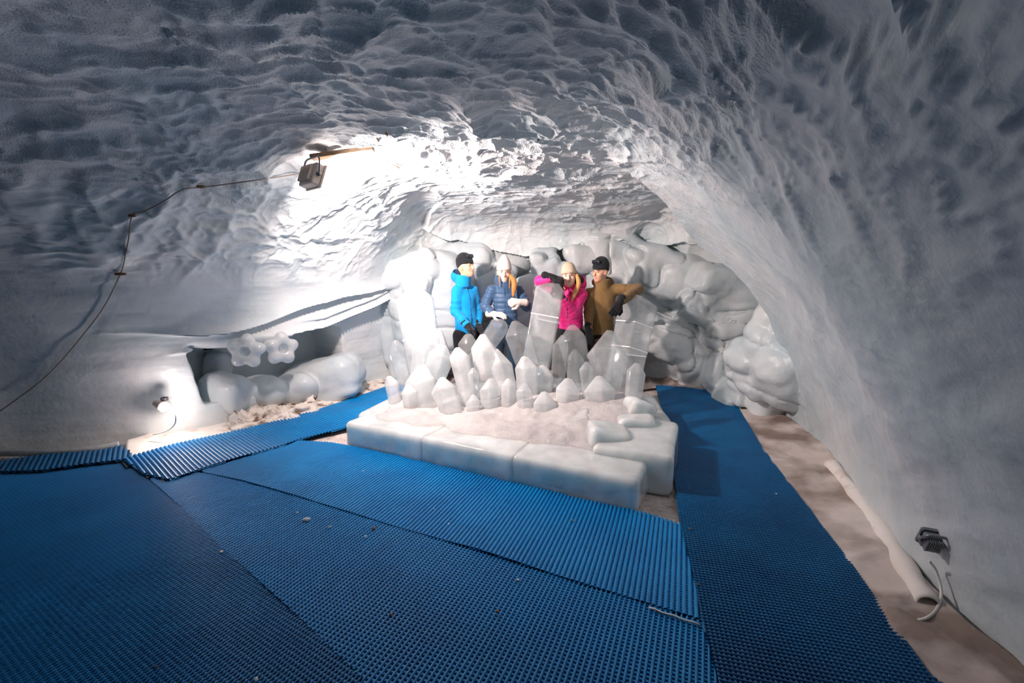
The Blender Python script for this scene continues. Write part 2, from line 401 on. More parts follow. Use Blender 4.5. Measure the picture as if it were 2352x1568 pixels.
calm = np.clip(np.maximum(np.maximum(rightness, leftlow), backlow), 0, 1)
wrp = np.stack([fbm(X * 1.5, 3, 11), fbm(X * 1.4, 3, 12), fbm(X * 1.4, 3, 13)], 1)
Xw = X + .17 * wrp
sc = worley(Xw * np.array([2.7, 4.6, 3.9]), 3)
sc2 = worley((Xw + .05 * wrp) * np.array([7.0, 11.5, 9.5]), 9)
fine = fbm(Xw * np.array([9, 15, 12]), 4, 21)
damp_far = 1 - .45 * sstep(4.2, 5.6, y)
r1 = (1 - np.abs(vnoise(Xw * np.array([1.7, 3.3, 2.8]), 301))) ** 2; r2 = (1 - np.abs(vnoise((Xw + .05 * wrp) * np.array([4.1, 8.3, 7.0]), 302))) ** 2; r3 = (1 - np.abs(vnoise(Xw * np.array([10, 18, 15]), 303))) ** 2
disp = (1 - calm) * damp_far * (.060 * (r1 - .4) + .034 * (r2 - .4) + .015 * (r3 - .4) + .035 * (sc ** 1.8 - .4) * (.6 + .5 * (vnoise(X * .9, 4) + 1)) + (.010 + .006 * vnoise(X * 1.1, 77)) * (sc2 ** 1.5 - .45) + .014 * fine)
# right wall: broad soft melt dimples that run down along the wall
dm = worley(Xw * np.array([1.5, 1.7, 1.25]), 31)
disp += rightness * (.04 * (dm - .5) + .03 * fbm(X * np.array([2.2, 2.2, 1.2]), 4, 41) + .004 * fbm(X * 16, 2, 51))
along = x * .6 + y
disp += rightness * .010 * vnoise(np.stack([along * 1.2, z * 0 + 3, (z + .55 * y) * 7], 1), 61) * sstep(3.0, .6, z)
# left wall: horizontal melt bands
disp += leftlow * (.018 * vnoise(np.stack([x * .8, y * .8, z * 6], 1), 71) + .018 * fbm(X * 1.7, 3, 72) + .004 * fbm(X * np.array([3, 3, 22]), 2, 73))
disp += .07 * fbm(X * .75, 2, 81) * (1 - leftlow * .6)
# shingle-like strata on the left and back walls: each sticks out at its lower lip
def stratum(s, h0, amp, L, lo, hi, fe=.25):
    hh = z - h0; wgt = sstep(lo - fe, lo, s) * (1 - sstep(hi, hi + fe, s))
    return wgt * amp * np.where(hh > 0, np.exp(-hh / L), np.exp(hh / .012) * 1.0)
s_wall = (X - np.array([-2.68, 5.02, 0])) @ NU      # metres along the left wall, + to the back
near_left = (ang > 95) & (ang < 175)
zl = .90 + .10 * np.clip(s_wall, -2, .5) + .30 * np.clip(s_wall - .5, 0, 2) + .02 * vnoise(np.stack([s_wall * 2, s_wall * 0, s_wall * 0], 1), 5)
disp += near_left * (1 - sstep(1.2, 1.9, z)) * (stratum(s_wall, zl, .15, .10, -.62, 2.0, .45) + stratum(s_wall, zl + .22 + .06 * np.sin(s_wall * 3), .10, .13, -.7, 2.2, .9))
disp += near_left * (1 - sstep(1.2, 1.9, z)) * stratum(s_wall, zl + .10, .05, .05, .5, 2.2, .4)
bk = sstep(5.4, 5.9, y) * (ang > 30) * (ang < 118)
for k, (h0, amp, sl_, L) in enumerate([(.42, .07, .1, .12), (.78, .09, -.12, .15), (1.16, .10, .08, .13), (1.50, .10, -.06, .12), (1.78, .11, .05, .1)]):
    h = h0 + sl_ * x + .09 * vnoise(np.stack([x * 1.3 + k * 7, y * .5, x * 0], 1), 90 + k)
    disp += bk * stratum(x, h, amp, L, -1.6, 2.9)
hv = 1.90 + .20 * np.abs(x - .15) + .03 * vnoise(np.stack([x * 4, y * 0, y * 0], 1), 98)
disp += sstep(5.2, 5.8, y) * (ang > 30) * (ang < 118) * stratum(x, hv, .20, .22, -1.0, 1.5, .4)
X2 = X + Nf * disp[:, None]
P2 = X2.reshape(NA, NE, 3)
N2 = grid_normals(P2); N2 = N2 if not FLIP else -N2
FA = grid_faces(NA, NE, True)
if not FLIP: FA = FA[:, ::-1]
zc = X2[FA][:, :, 2]; keep = zc.max(1) > -.12
FA = FA[keep]; cen = X2[FA].mean(1); cN = -Nf[FA[:, 0], 2]
angc = np.degrees(np.arctan2(cen[:, 1] - C0[1], cen[:, 0] - C0[0]))
open_end = (cen[:, 1] < -0.6)          # unseen shell end behind the camera cut away so bounced light escapes
isc = (cN > .72) & (cen[:, 2] > 1.7)
reg = np.where(isc, 0, np.where((angc > -95) & (angc < 42), 1, np.where((angc >= 42) & (angc < 118), 2, 3)))
allN = N2.reshape(-1, 3)
SHELL = {}
for r_, nm, mt in ((0, 'ceiling', 'firn'), (1, 'wall_right', 'right_ice'), (2, 'wall_back', 'wall_ice'), (3, 'wall_left', 'wall_ice')):
    fs = FA[(reg == r_) & ~open_end]; ui, inv = np.unique(fs, return_inverse=True)
    o = mesh_obj(nm, X2[ui], inv.reshape(fs.shape), M[mt])
    o.data.normals_split_custom_set_from_vertices(allN[ui].astype(np.float32).tolist())
    tag(o, kind='structure'); SHELL[nm] = o

# ------------------------------------------------------------------ lumps of ice that belong to the walls
def euler(a, b, c): return np.array(Matrix.Rotation(c, 3, 'Z') @ Matrix.Rotation(b, 3, 'Y') @ Matrix.Rotation(a, 3, 'X'))
def lump_px(px, py, Y, wpx, hpx, depth=.25, tilt=0, e=1.0, seed=0, amp=.06, fr=2.2, yaw=0):
    k = mpp(Y); return (Q(px, py, Y), np.array([wpx / 2 * k, depth, hpx / 2 * k]) * 1.12, euler(0, math.radians(tilt), yaw), e)
GT = euler(.12, .2, 0)
def lump_field(Ls, k=.03, amp=.035, fr=2.6, seed=400, groove=0):
    def f(p):
        q = p + amp * np.stack([vnoise(p * fr, seed), vnoise(p * fr, seed + 1), vnoise(p * fr, seed + 2)], 1) * 1.6 + .010 * vnoise(p * 9, seed + 4)[:, None]
        d = np.full(len(p), .5)
        for c, r, R, e in Ls:
            m = float(r.max()) + .12; i = np.where((np.abs(q - c) < m).all(1))[0]
            if not len(i): continue
            if e > .88: v = ell(q[i], c, r, R)
            else: v = sbox(q[i], c, r, min(r) * (.45 if e < .75 else .75), R)
            d[i] = smin(d[i], v, k)
        if groove: d = d + groove * (1 - np.abs(vnoise(q @ GT * np.array([.9, .9, 4.6]), seed + 6))) ** 7 + groove * .6 * (1 - np.abs(vnoise(q * np.array([3.2, 3.2, 2.2]) + 4, seed + 7))) ** 9
        return d
    return f
def join_lumps(name, Ls, mat, h=.03, **k):
    lo = np.min([c - r.max() for c, r, R, e in Ls], 0) - .08; hi = np.max([c + r.max() for c, r, R, e in Ls], 0) + .08; lo[2] = max(lo[2], -.1)
    hi[1] = min(hi[1], 7.6)
    V, Fc = nets(lump_field(Ls, **k), lo, hi, h); return mesh_obj(name, V, Fc, mat)
GROUPS = []
L = []
# back right chamber: stacked rounded strata (centre px, centre py, Y, width px, height px, depth, tilt)
for a in [(1590, 575, 6.9, 460, 120, .5, -8), (1660, 640, 6.6, 420, 100, .5, 4), (1560, 690, 6.8, 330, 110, .5, 6), (1700, 715, 6.2, 220, 100, .45, 14), (1720, 665, 6.1, 260, 70, .4, 14),
          (1660, 745, 6.3, 240, 80, .45, 26), (1560, 765, 6.75, 340, 110, .5, 8), (1700, 800, 6.1, 220, 100, .4, 30), (1610, 815, 6.45, 330, 90, .45, 24), (1550, 850, 6.75, 170, 170, .4, 8, .7),
          (1650, 865, 6.3, 240, 120, .4, 34), (1610, 885, 6.35, 150, 110, .35, 30, .7), (1700, 865, 5.9, 190, 130, .35, 24), (1720, 905, 5.7, 160, 100, .25, 24, .7), (1770, 945, 5.35, 220, 110, .3, 32),
          (1510, 790, 6.9, 130, 200, .4, 0, .8)]:
    L.append(lump_px(*a[:7], e=a[7] if len(a) > 7 else .85, seed=len(L) + 3, amp=.09))
GROUPS.append(L); L = []
# bright hanging lumps tucked behind the shoulder of the right wall
for a in [(1757, 717, 4.75, 40, 36, .12, 0, 1), (1800, 745, 4.6, 120, 110, .25, 30), (1790, 800, 4.65, 160, 150, .28, 25), (1740, 830, 4.8, 110, 90, .2, 35, .8), (1820, 860, 4.5, 190, 150, .3, 30),
          (1765, 880, 4.75, 120, 90, .2, 20, .8), (1697, 866, 5.0, 34, 26, .1, 10), (1770, 930, 4.85, 80, 70, .18, 10, .6), (1860, 800, 4.35, 120, 170, .25, 35), (1900, 930, 4.15, 110, 200, .22, -28, .9),
          (1720, 915, 5.1, 70, 60, .15, 10, .7)]:
    L.append(lump_px(*a[:7], e=a[7] if len(a) > 7 else .9, seed=len(L) + 31, amp=.08))
GROUPS.append(L); L = []
# small rounded snow boulders piled under the overhang behind the people
rr = random.Random(5)
for i in range(46):
    px = rr.uniform(1130, 1420); py = rr.uniform(560, 760); s = rr.uniform(24, 58)
    if py < 600 and not 1190 < px < 1370: continue
    L.append(lump_px(px, py, 6.50 + rr.uniform(-.1, .12) - (py - 560) / 900, s * rr.uniform(1, 1.5), s, .14, rr.uniform(-25, 25), .8, 100 + i, .1))
# overhanging ice plates of the back wall
for a in [(1080, 590, 6.9, 260, 90, .3, 6), (1440, 620, 6.75, 260, 90, .3, -8)]:
    L.append(lump_px(*a[:7], e=a[7] if len(a) > 7 else .9, seed=len(L) + 3, amp=.06))
GROUPS.append(L); L = []
# left of the people: big rounded plates and leaning slabs
for a in [(990, 700, 6.45, 160, 210, .35, -8, .8), (935, 625, 6.3, 150, 60, .3, -14), (965, 655, 6.1, 60, 54, .15, 0), (940, 775, 6.45, 110, 190, .22, -16, .6), (1045, 720, 6.5, 90, 200, .3, 0, .8), (1080, 640, 6.7, 120, 160, .3, 0)]:
    L.append(lump_px(*a[:7], e=a[7] if len(a) > 7 else .85, seed=len(L) + 3, amp=.06))
GROUPS.append(L); L = []
# inside and under the left niche
for a in [(740, 868, 5.55, 170, 80, .25, -14, .8), (525, 905, 4.68, 90, 90, .15, 12), (590, 905, 4.98, 120, 90, .18, 0, .9), (668, 895, 5.2, 110, 80, .18, -8, .9), (505, 840, 4.95, 50, 70, .12, 10), (745, 900, 5.45, 150, 60, .15, -14)]:
    L.append(lump_px(*a[:7], e=a[7] if len(a) > 7 else .85, seed=len(L) + 3, amp=.07))
GROUPS.append(L)
for gi, g_ in enumerate(GROUPS): tag(join_lumps('trim_%d' % (gi + 1), g_, M['lump_ice'] if gi != 1 else M['wall_ice'], h=.020, seed=400 + gi * 9, k=(.012, .02, .012, .02, .02)[gi], groove=(.07, .03, .0, .03, .0)[gi], amp=(.06, .035, .03, .035, .03)[gi]), kind='structure')

# ------------------------------------------------------------------ floor
gx = np.arange(-6.2, 3.6, .05); gy = np.arange(-3.2, 7.6, .05)
_u, _v = np.meshgrid(gx, gy, indexing='ij'); pf = np.stack([_u.ravel(), _v.ravel(), np.zeros(_u.size)], 1)
pf[:, 2] = .012 * fbm(pf * 3.1, 4, 201) - .012
tag(mesh_obj('floor', pf, grid_faces(len(gx), len(gy))[:, ::-1][:, ::-1], M['floor']), kind='structure')

# ------------------------------------------------------------------ ribbed mats
def clip_line(poly, o, d):
    ts = []; A = poly; B = np.roll(poly, -1, 0); n = np.array([-d[1], d[0]])
    for a, b in zip(A, B):
        sa = (a - o) @ n; sb = (b - o) @ n
        if (sa > 0) != (sb > 0):
            p = a + (b - a) * (sa / (sa - sb)); ts.append((p - o) @ d)
    ts.sort(); return [(ts[i], ts[i + 1]) for i in range(0, len(ts) - 1, 2) if ts[i + 1] - ts[i] > .01]
def mat_obj(poly, ang, pitch, cross, z0, label, seed, wave=.006, rr_=.42, hh=.5, top='blue'):
    poly = np.asarray(poly, float); d = np.array([math.sin(math.radians(ang)), math.cos(math.radians(ang))]); n = np.array([d[1], -d[0]])
    zf = lambda q: z0 + wave * fbm(np.stack([q[:, 0] * 1.6, q[:, 1] * 1.6, q[:, 0] * 0], 1), 3, seed)
    Vs, Fs, cnt, mi = [], [], 0, []
    def strips(dirv, nrm, p_, prof, dz, jitter, m):
        nonlocal cnt
        s = (poly @ nrm); step = .07
        for k in range(int(math.floor(s.min() / p_)), int(math.ceil(s.max() / p_)) + 1):
            off = nrm * (k * p_)
            for t0, t1 in clip_line(poly, off, dirv):
                ns = max(2, int((t1 - t0) / step) + 1); t = np.linspace(t0, t1, ns); q = off + t[:, None] * dirv
                q = q + nrm * (jitter * np.sin(t * 2.1 + k * .01 + seed))[:, None]
                zz = zf(q); pr = np.array(prof)
                v = np.empty((ns, len(pr), 3)); v[:, :, 0] = q[:, 0:1] + nrm[0] * pr[:, 0]; v[:, :, 1] = q[:, 1:2] + nrm[1] * pr[:, 0]; v[:, :, 2] = zz[:, None] + dz + pr[:, 1]
                f = grid_faces(ns, len(pr)) + cnt; Vs.append(v.reshape(-1, 3)); Fs.append(f); cnt += ns * len(pr); mi.append(np.full(len(f), m))
    r = pitch * rr_; hgt = pitch * hh
    strips(d, n, pitch, [(-r, -.004), (-r * .95, hgt * .45), (-r * .5, hgt * .92), (0, hgt), (r * .5, hgt * .92), (r * .95, hgt * .45), (r, -.004)], .004, .006, 0)
    r2 = cross * .3
    strips(n, d, cross, [(-r2, 0), (-r2, pitch * .18), (r2, pitch * .18), (r2, 0)], .004, 0, 0)
    # added dark sheet that paints the shade inside the holes
    strips(d, n, pitch * 2, [(-pitch * 1.02, 0), (pitch * 1.02, 0)], .002, 0, 1)
    o = mesh_obj('ribbed_mat', np.concatenate(Vs), np.concatenate(Fs), mats=[M[top], M['hole_dark']], midx=np.concatenate(mi))
    return tag(o, label, 'floor mat')
g2 = lambda L_: [G(*q)[:2] for q in L_]
# seams between the three long mats in the foreground
seam1 = g2([(283, 1068), (345, 1108), (420, 1175), (510, 1265), (660, 1403), (830, 1568)]) + [np.array([-.25, 1.0])]
seam2 = g2([(470, 1092), (560, 1112), (700, 1152), (900, 1215), (1100, 1272), (1290, 1335), (1490, 1398), (1615, 1437)])
top = g2([(560, 1030), (690, 1018), (760, 1022), (820, 1032), (900, 1050), (1000, 1064), (1090, 1082), (1200, 1112), (1310, 1148), (1420, 1172), (1480, 1185), (1575, 1216)])
P_c = [np.array([-5.2, 3.2]), np.array([-4.3, 3.35]), np.array([-3.7, 3.5])] + seam1 + [np.array([.1, .5]), np.array([-5.2, .5])]
P_d = seam1[::-1][:-1] + [np.array([-2.9, 3.45])] + seam2 + [np.array([.88, 1.5]), np.array([.9, .5]), np.array([.3, .5])]
P_e = seam2[::-1] + [G(440, 1075)[:2]] + top
left_shaded = mat_obj(P_c, 30, .0185, .021, .014, 'shade-darkened blue ribbed mat covering the near floor corner below the hanging cable', 301, rr_=.28, hh=.38, top='blue_half_shade')
mat_obj(P_d, 23.5, .0235, .020, .012, 'long blue ribbed mat between the two others, white crumbs on it', 302, rr_=.29, hh=.40)
mat_obj(P_e, 20, .027, .019, .015, 'blue ribbed mat lying directly along the front of the ice plinth', 303)
Fl = g2([(1505, 888), (1527, 980), (1540, 1050), (1552, 1140), (1560, 1205), (1590, 1330), (1612, 1437), (1645, 1568)]) + [np.array([.72, .6])]
Fr = [np.array([1.55, .6]), np.array([1.66, 1.5])] + g2([(2135, 1568), (1950, 1300), (1850, 1168), (1750, 1035), (1700, 950), (1678, 914), (1600, 897)])
mat_obj(Fl + Fr, -75, .0205, .019, .026, 'blue mat runner between the ice sculpture and the curving right wall, crystal shadows on it', 304, wave=.005, rr_=.28, hh=.38, top='navy_shade')
RL = g2([(283, 1066), (330, 1098), (392, 1112), (470, 1085), (560, 1058), (640, 1036), (690, 1018), (790, 992), (890, 965)]) + [np.array([-1.0, 5.2]), np.array([-1.2, 6.1])] + g2([(885, 896), (800, 926), (720, 952), (620, 978), (530, 1000), (400, 1030), (310, 1056)])
mat_obj(RL, -50, .031, .03, .030, 'light-struck blue ribbed runner curving past the crumpled cloth to the back', 305, wave=.008)
PB = g2([(0, 1112), (0, 1070), (80, 1058), (180, 1050), (240, 1044), (278, 1034), (306, 1060), (283, 1068), (200, 1078), (100, 1092)])
PB = [np.array([-5.2, 3.25]), np.array([-5.2, 3.5])] + PB[1:]
mat_obj(PB, -38, .034, .03, .030, 'short shade-darkened blue mat with coarse ribs along the foot of the far ice wall', 306, wave=.01, top='navy_shade')

# ------------------------------------------------------------------ lights (powers tuned against the photograph)
area('ceiling_lamp_light', CEIL_LAMP, (.60, .68, -.26), 128, .16, WARM)
def point(name, loc, power, r, color):
    l = bpy.data.lights.new(name, 'POINT'); l.energy = power; l.shadow_soft_size = r; l.color = color
    o = bpy.data.objects.new(name, l); COL.objects.link(o); o.location = loc; return o
point('ceiling_lamp_spill', (CEIL_LAMP[0] + .02, CEIL_LAMP[1] + .02, CEIL_LAMP[2] - .06), 10, .05, WARM)
point('wall_lamp_light', (LOW_LAMP[0] + .06, LOW_LAMP[1] - .04, LOW_LAMP[2]), 9, .04, WARM)

# ------------------------------------------------------------------ ice sculpture: plinth, snow bed, crystals
sculpt = empty('ice_sculpture', (0, 4.2, 0), 'cluster of pointed ice crystals frozen onto a snow-covered ice plinth', 'ice sculpture')
BA = np.array([-1.50, 3.95]); BB = np.array([.80, 2.80]); BU = (BB - BA) / np.linalg.norm(BB - BA); BN = np.array([-BU[1], BU[0]])   # front edge, towards the back
ZT = .235
yaw = math.atan2(BU[1], BU[0]); RZ = rotz(yaw)
cuts = [0, .84, 1.68, np.linalg.norm(BB - BA)]
for i in range(3):
    a0, a1 = cuts[i], cuts[i + 1]; c = BA + BU * (a0 + a1) / 2 + BN * .30; half = np.array([(a1 - a0) / 2 + .03, .30, ZT / 2 + .01])
    fb = lambda p: sbox(p, (c[0], c[1], ZT / 2 - .01), half, .045, RZ) + .006 * vnoise(p * 4, 500 + i) + .002 * vnoise(p * 14, 510)
    m = half.max() + .1; V, Fc = nets(fb, (c[0] - m, c[1] - m, -.03), (c[0] + m, c[1] + m, ZT + .05), .016)
    mesh_obj('plinth_block', V, Fc, M['block'], sculpt)
for (cx, cy, hx, hy, hz, a_) in [(1.02, 3.52, .30, .42, .15, 68), (1.18, 4.35, .32, .45, .13, 82), (-1.08, 4.62, .30, .50, .12, 74), (.35, 5.0, 1.15, .28, .12, -3)]:
    Rb = rotz(math.radians(a_ - 90)); fb = lambda p: sbox(p, (cx, cy, hz - .01), (hx, hy, hz + .01), .05, Rb) + .010 * vnoise(p * 3, 520)
    m = max(hx, hy) + .2; V, Fc = nets(fb, (cx - m, cy - m, -.03), (cx + m, cy + m, .4), .02); mesh_obj('plinth_block', V, Fc, M['block'], sculpt)
# bed of snow heaped on the plinth
BED = catmull([BA + BU * .10 + BN * .10, BA + BU * .9 + BN * .13, BA + BU * 1.7 + BN * .16, BB - BU * .32 + BN * .20, (1.00, 3.30), (1.28, 3.8), (1.42, 4.5), (1.35, 5.0), (.4, 5.2), (-.7, 5.15), (-1.28, 4.9), (-1.36, 4.4)], 8, True)
bx_ = np.arange(-1.7, 1.7, .02); by_ = np.arange(2.7, 5.4, .02); _u, _v = np.meshgrid(bx_, by_, indexing='ij'); pb = np.stack([_u.ravel(), _v.ravel()], 1)
db = seg_dist(pb, BED)
def bed_z(p2, d):
    p3 = np.stack([p2[:, 0], p2[:, 1], p2[:, 0] * 0], 1)
    depth = np.clip((p2 - BA) @ BN, 0, 3)
    top_ = ZT - .02 + .05 * sstep(0, .35, d) + .10 * sstep(.45, 1.3, depth)
    z_ = top_ * sstep(-.06, .10, d) + .030 * fbm(p3 * 3.0, 4, 601) * sstep(0, .2, d) + .022 * (worley(p3 * 7, 602) - .5) * sstep(.05, .2, d) + .006 * fbm(p3 * 22, 3, 603)
    return np.where(d > -.055, np.maximum(z_, -.02), -.04)
zb = bed_z(pb, db); Vb = np.stack([pb[:, 0], pb[:, 1], zb], 1); Fb = grid_faces(len(bx_), len(by_))
Fb = Fb[(db[Fb] > -.05).all(1)]; ui, inv = np.unique(Fb, return_inverse=True)
bed = mesh_obj('snow_bed', Vb[ui], inv.reshape(Fb.shape), M['snow'], sculpt)
def crystal(tip, base, wpx, Y, Yb, mat, sides=6, flat=.62, point=.55, joints=(), seed=0, chisel=.55, rough=0.0, taper=.82, bury=.10, bev=.02, smooth_tip=False):
    r_ = random.Random(seed * 13 + 5)
    T_ = Q(*tip, Y); B_ = Q(*base, Yb); ax = T_ - B_; ln = np.linalg.norm(ax); ax /= ln; B_ = B_ - ax * bury; ln += bury
    R = wpx / 2 * mpp((Y + Yb) / 2); e1 = np.cross([0, 1, 0], ax); e1 /= np.linalg.norm(e1); e2 = np.cross(ax, e1)
    tl = min(ln * .4, R * 2 * point); a0 = r_.uniform(-.25, .25)
    cx = r_.uniform(-.35, .35) * chisel * 2
    V = []; hs = [0, ln * .5, ln - tl]
    for kk, h in enumerate(hs):
        sc_ = [taper, (1 + taper) / 2, 1.0][kk]
        for k in range(sides):
            a = a0 + 2 * math.pi * (k + .5) / sides; hh = h if kk < 2 else h + tl * .35 * r_.uniform(-.6, .6)
            V.append(B_ + ax * hh + e1 * R * sc_ * math.cos(a) / math.cos(math.pi / sides) * (1 if sides > 4 else 1) + e2 * R * flat * sc_ * math.sin(a) / math.cos(math.pi / sides))
    tipr = chisel * .45
    for k in range(sides):
        a = a0 + 2 * math.pi * (k + .5) / sides
        V.append(B_ + ax * (ln - (.0 if k % 2 else tl * .08)) + e1 * R * (cx * .6 + tipr * math.cos(a)) + e2 * R * flat * tipr * math.sin(a))
    Fc = [tuple(reversed(range(sides)))] + [(j * sides + k, j * sides + (k + 1) % sides, (j + 1) * sides + (k + 1) % sides, (j + 1) * sides + k) for j in range(3) for k in range(sides)] + [tuple(range(3 * sides, 4 * sides))]
    o = mesh_obj('ice_crystal', V, Fc, mat, sculpt, smooth=True)
    bv = o.modifiers.new('bevel', 'BEVEL'); bv.width = bev; bv.segments = 4; bv.limit_method = 'ANGLE'; bv.angle_limit = math.radians(18)
    for jy in joints:    # frosted seams where the blocks of a tall crystal were frozen together
        t = (base[1] - jy) / (base[1] - tip[1]); c = B_ + ax * (bury + t * (ln - bury)); f_ = (taper + (1 - taper) * (bury + t * (ln - bury)) / (ln - tl))
        J = []
        for dz in (-.006, .006):
            for k in range(sides):
                a = a0 + 2 * math.pi * (k + .5) / sides
                J.append(c + ax * dz + e1 * R * f_ * 1.004 * math.cos(a) / math.cos(math.pi / sides) + e2 * R * flat * f_ * 1.004 * math.sin(a) / math.cos(math.pi / sides))
        jo = mesh_obj('frozen_joint', J, [(k, (k + 1) % sides, sides + (k + 1) % sides, sides + k) for k in range(sides)], M['frost'], None, False)
        jo.parent = o; jo.matrix_parent_inverse = Matrix.Translation(Vector(sculpt.location)).inverted() if False else o.matrix_world.inverted()
    return o
CL, CO, MI = M['clear'], M['cloudy'], M['milky']
CR = [  # tip px, base px, width px, depth at tip, depth at base, material, options
 ((948, 657), (985, 885), 84, 4.95, 4.75, CO, dict(sides=6, flat=.8, joints=(735, 777), point=.42, chisel=.7, taper=.9)),
 ((1268, 650), (1230, 850), 66, 5.35, 5.0, CO, dict(sides=4, flat=.7, joints=(732,), point=.3, chisel=1.2, taper=.92)),
 ((1470, 682), (1424, 905), 90, 5.46, 5.05, CO, dict(sides=6, flat=.8, joints=(752, 808), point=.28, chisel=1.2, taper=.86)),
 ((907, 780), (930, 890), 38, 4.75, 4.7, CL, dict(chisel=.6)),
 ((1000, 752), (980, 885), 88, 4.75, 4.6, CO, dict(chisel=.8, point=.6)),
 ((1022, 790), (985, 900), 60, 4.6, 4.45, CO, dict(chisel=.6)),
 ((960, 838), (975, 925), 76, 4.5, 4.35, MI, dict(chisel=.7)),
 ((1008, 868), (1040, 950), 58, 4.3, 4.15, MI, {}),
 ((1050, 797), (1080, 935), 44, 4.45, 4.3, MI, dict(chisel=.6)),
 ((1074, 766), (1078, 850), 46, 4.95, 4.9, CL, dict(chisel=.9)),
 ((1157, 735), (1085, 838), 46, 5.1, 4.9, CL, dict(chisel=.9, point=.35)),
 ((1107, 766), (1122, 890), 58, 4.6, 4.45, MI, dict(point=.7)),
 ((1086, 844), (1090, 895), 26, 4.35, 4.3, CO, {}),
 ((1138, 800), (1170, 915), 54, 4.55, 4.4, MI, dict(point=.8)),
 ((1180, 736), (1222, 868), 60, 4.85, 4.7, CL, dict(point=.55, chisel=.5)),
 ((1210, 817), (1212, 905), 54, 4.5, 4.4, MI, dict(point=.5, chisel=.7)),
 ((1252, 838), (1246, 925), 46, 4.55, 4.45, MI, dict(chisel=.9)),
 ((1290, 768), (1280, 885), 37, 4.75, 4.6, CL, dict(point=.7)),
 ((1308, 746), (1335, 880), 64, 4.95, 4.8, CL, dict(point=.5, chisel=.6)),
 ((1325, 802), (1318, 890), 38, 4.65, 4.55, CL, dict(point=.6)),
 ((1402, 757), (1388, 890), 92, 4.8, 4.55, CO, dict(point=.9, chisel=.5, taper=.7)),
 ((1464, 833), (1448, 965), 42, 4.4, 4.2, CO, dict(chisel=.8)),
 ((1372, 862), (1378, 940), 76, 4.35, 4.2, MI, dict(point=.9)),
 ((1308, 868), (1300, 945), 58, 4.35, 4.2, MI, dict(chisel=.8)),
 ((1345, 830), (1352, 900), 34, 4.5, 4.45, CO, {}),
 ((1167, 868), (1165, 945), 34, 4.3, 4.2, MI, {}),
 ((1204, 878), (1206, 955), 38, 4.25, 4.12, CO, {}),
 ((1250, 898), (1252, 965), 56, 4.2, 4.08, MI, dict(chisel=.6)),
 ((1122, 868), (1124, 940), 46, 4.3, 4.2, MI, dict(chisel=.8)),
 ((897, 862), (905, 910), 32, 4.6, 4.55, MI, dict(chisel=.9)),
 ((1492, 903), (1488, 975), 34, 4.3, 4.2, CL, dict(chisel=1.0)),
 ((1493, 945), (1490, 1020), 48, 4.05, 3.95, CO, dict(chisel=.8)),
 ((1516, 952), (1508, 1012), 38, 4.15, 4.05, CL, dict(chisel=.6, point=.8)),
 ((1440, 925), (1440, 990), 40, 4.1, 4.0, MI, {}),
 ((1395, 925), (1398, 975), 44, 4.1, 4.05, MI, {}),
 ((1085, 905), (1088, 955), 34, 4.2, 4.12, MI, {}),
 ((940, 880), (945, 930), 40, 4.35, 4.3, MI, {}),
]
for i, (tip, base, wp, Y, Yb, mt, kw) in enumerate(CR): crystal(tip, base, wp, Y, Yb, mt, seed=i, **kw)
# rounded broken chunks lying against the front right corner
for (px, py, Y, wp, hp, t_) in [(1398, 1018, 3.45, 92, 66, 10), (1450, 1000, 3.75, 80, 90, 0), (1495, 1040, 3.85, 70, 60, 0), (1462, 955, 4.0, 60, 60, 20), (1330, 975, 3.9, 60, 40, 0)]:
    c, r, R, e = lump_px(px, py, Y, wp, hp, .12, t_); fl = lump_field([(c, r, R, .7)], amp=.03, seed=700 + px); m = r.max() + .08
    V, Fc = nets(fl, c - m, c + m, .012); mesh_obj('ice_chunk', V, Fc, M['block'], sculpt)

# ------------------------------------------------------------------ where the finished walls are
from mathutils.bvhtree import BVHTree
_tri = FA[~open_end]
BVH = BVHTree.FromPolygons(X2.tolist(), _tri.tolist())
def on_wall(px, py, off=.02):
    d = ray(px, py); dn = d / np.linalg.norm(d)
    h = BVH.ray_cast(Vector((0, 0, CAM_H)), Vector(dn)); return np.array(h[0]) - dn * off
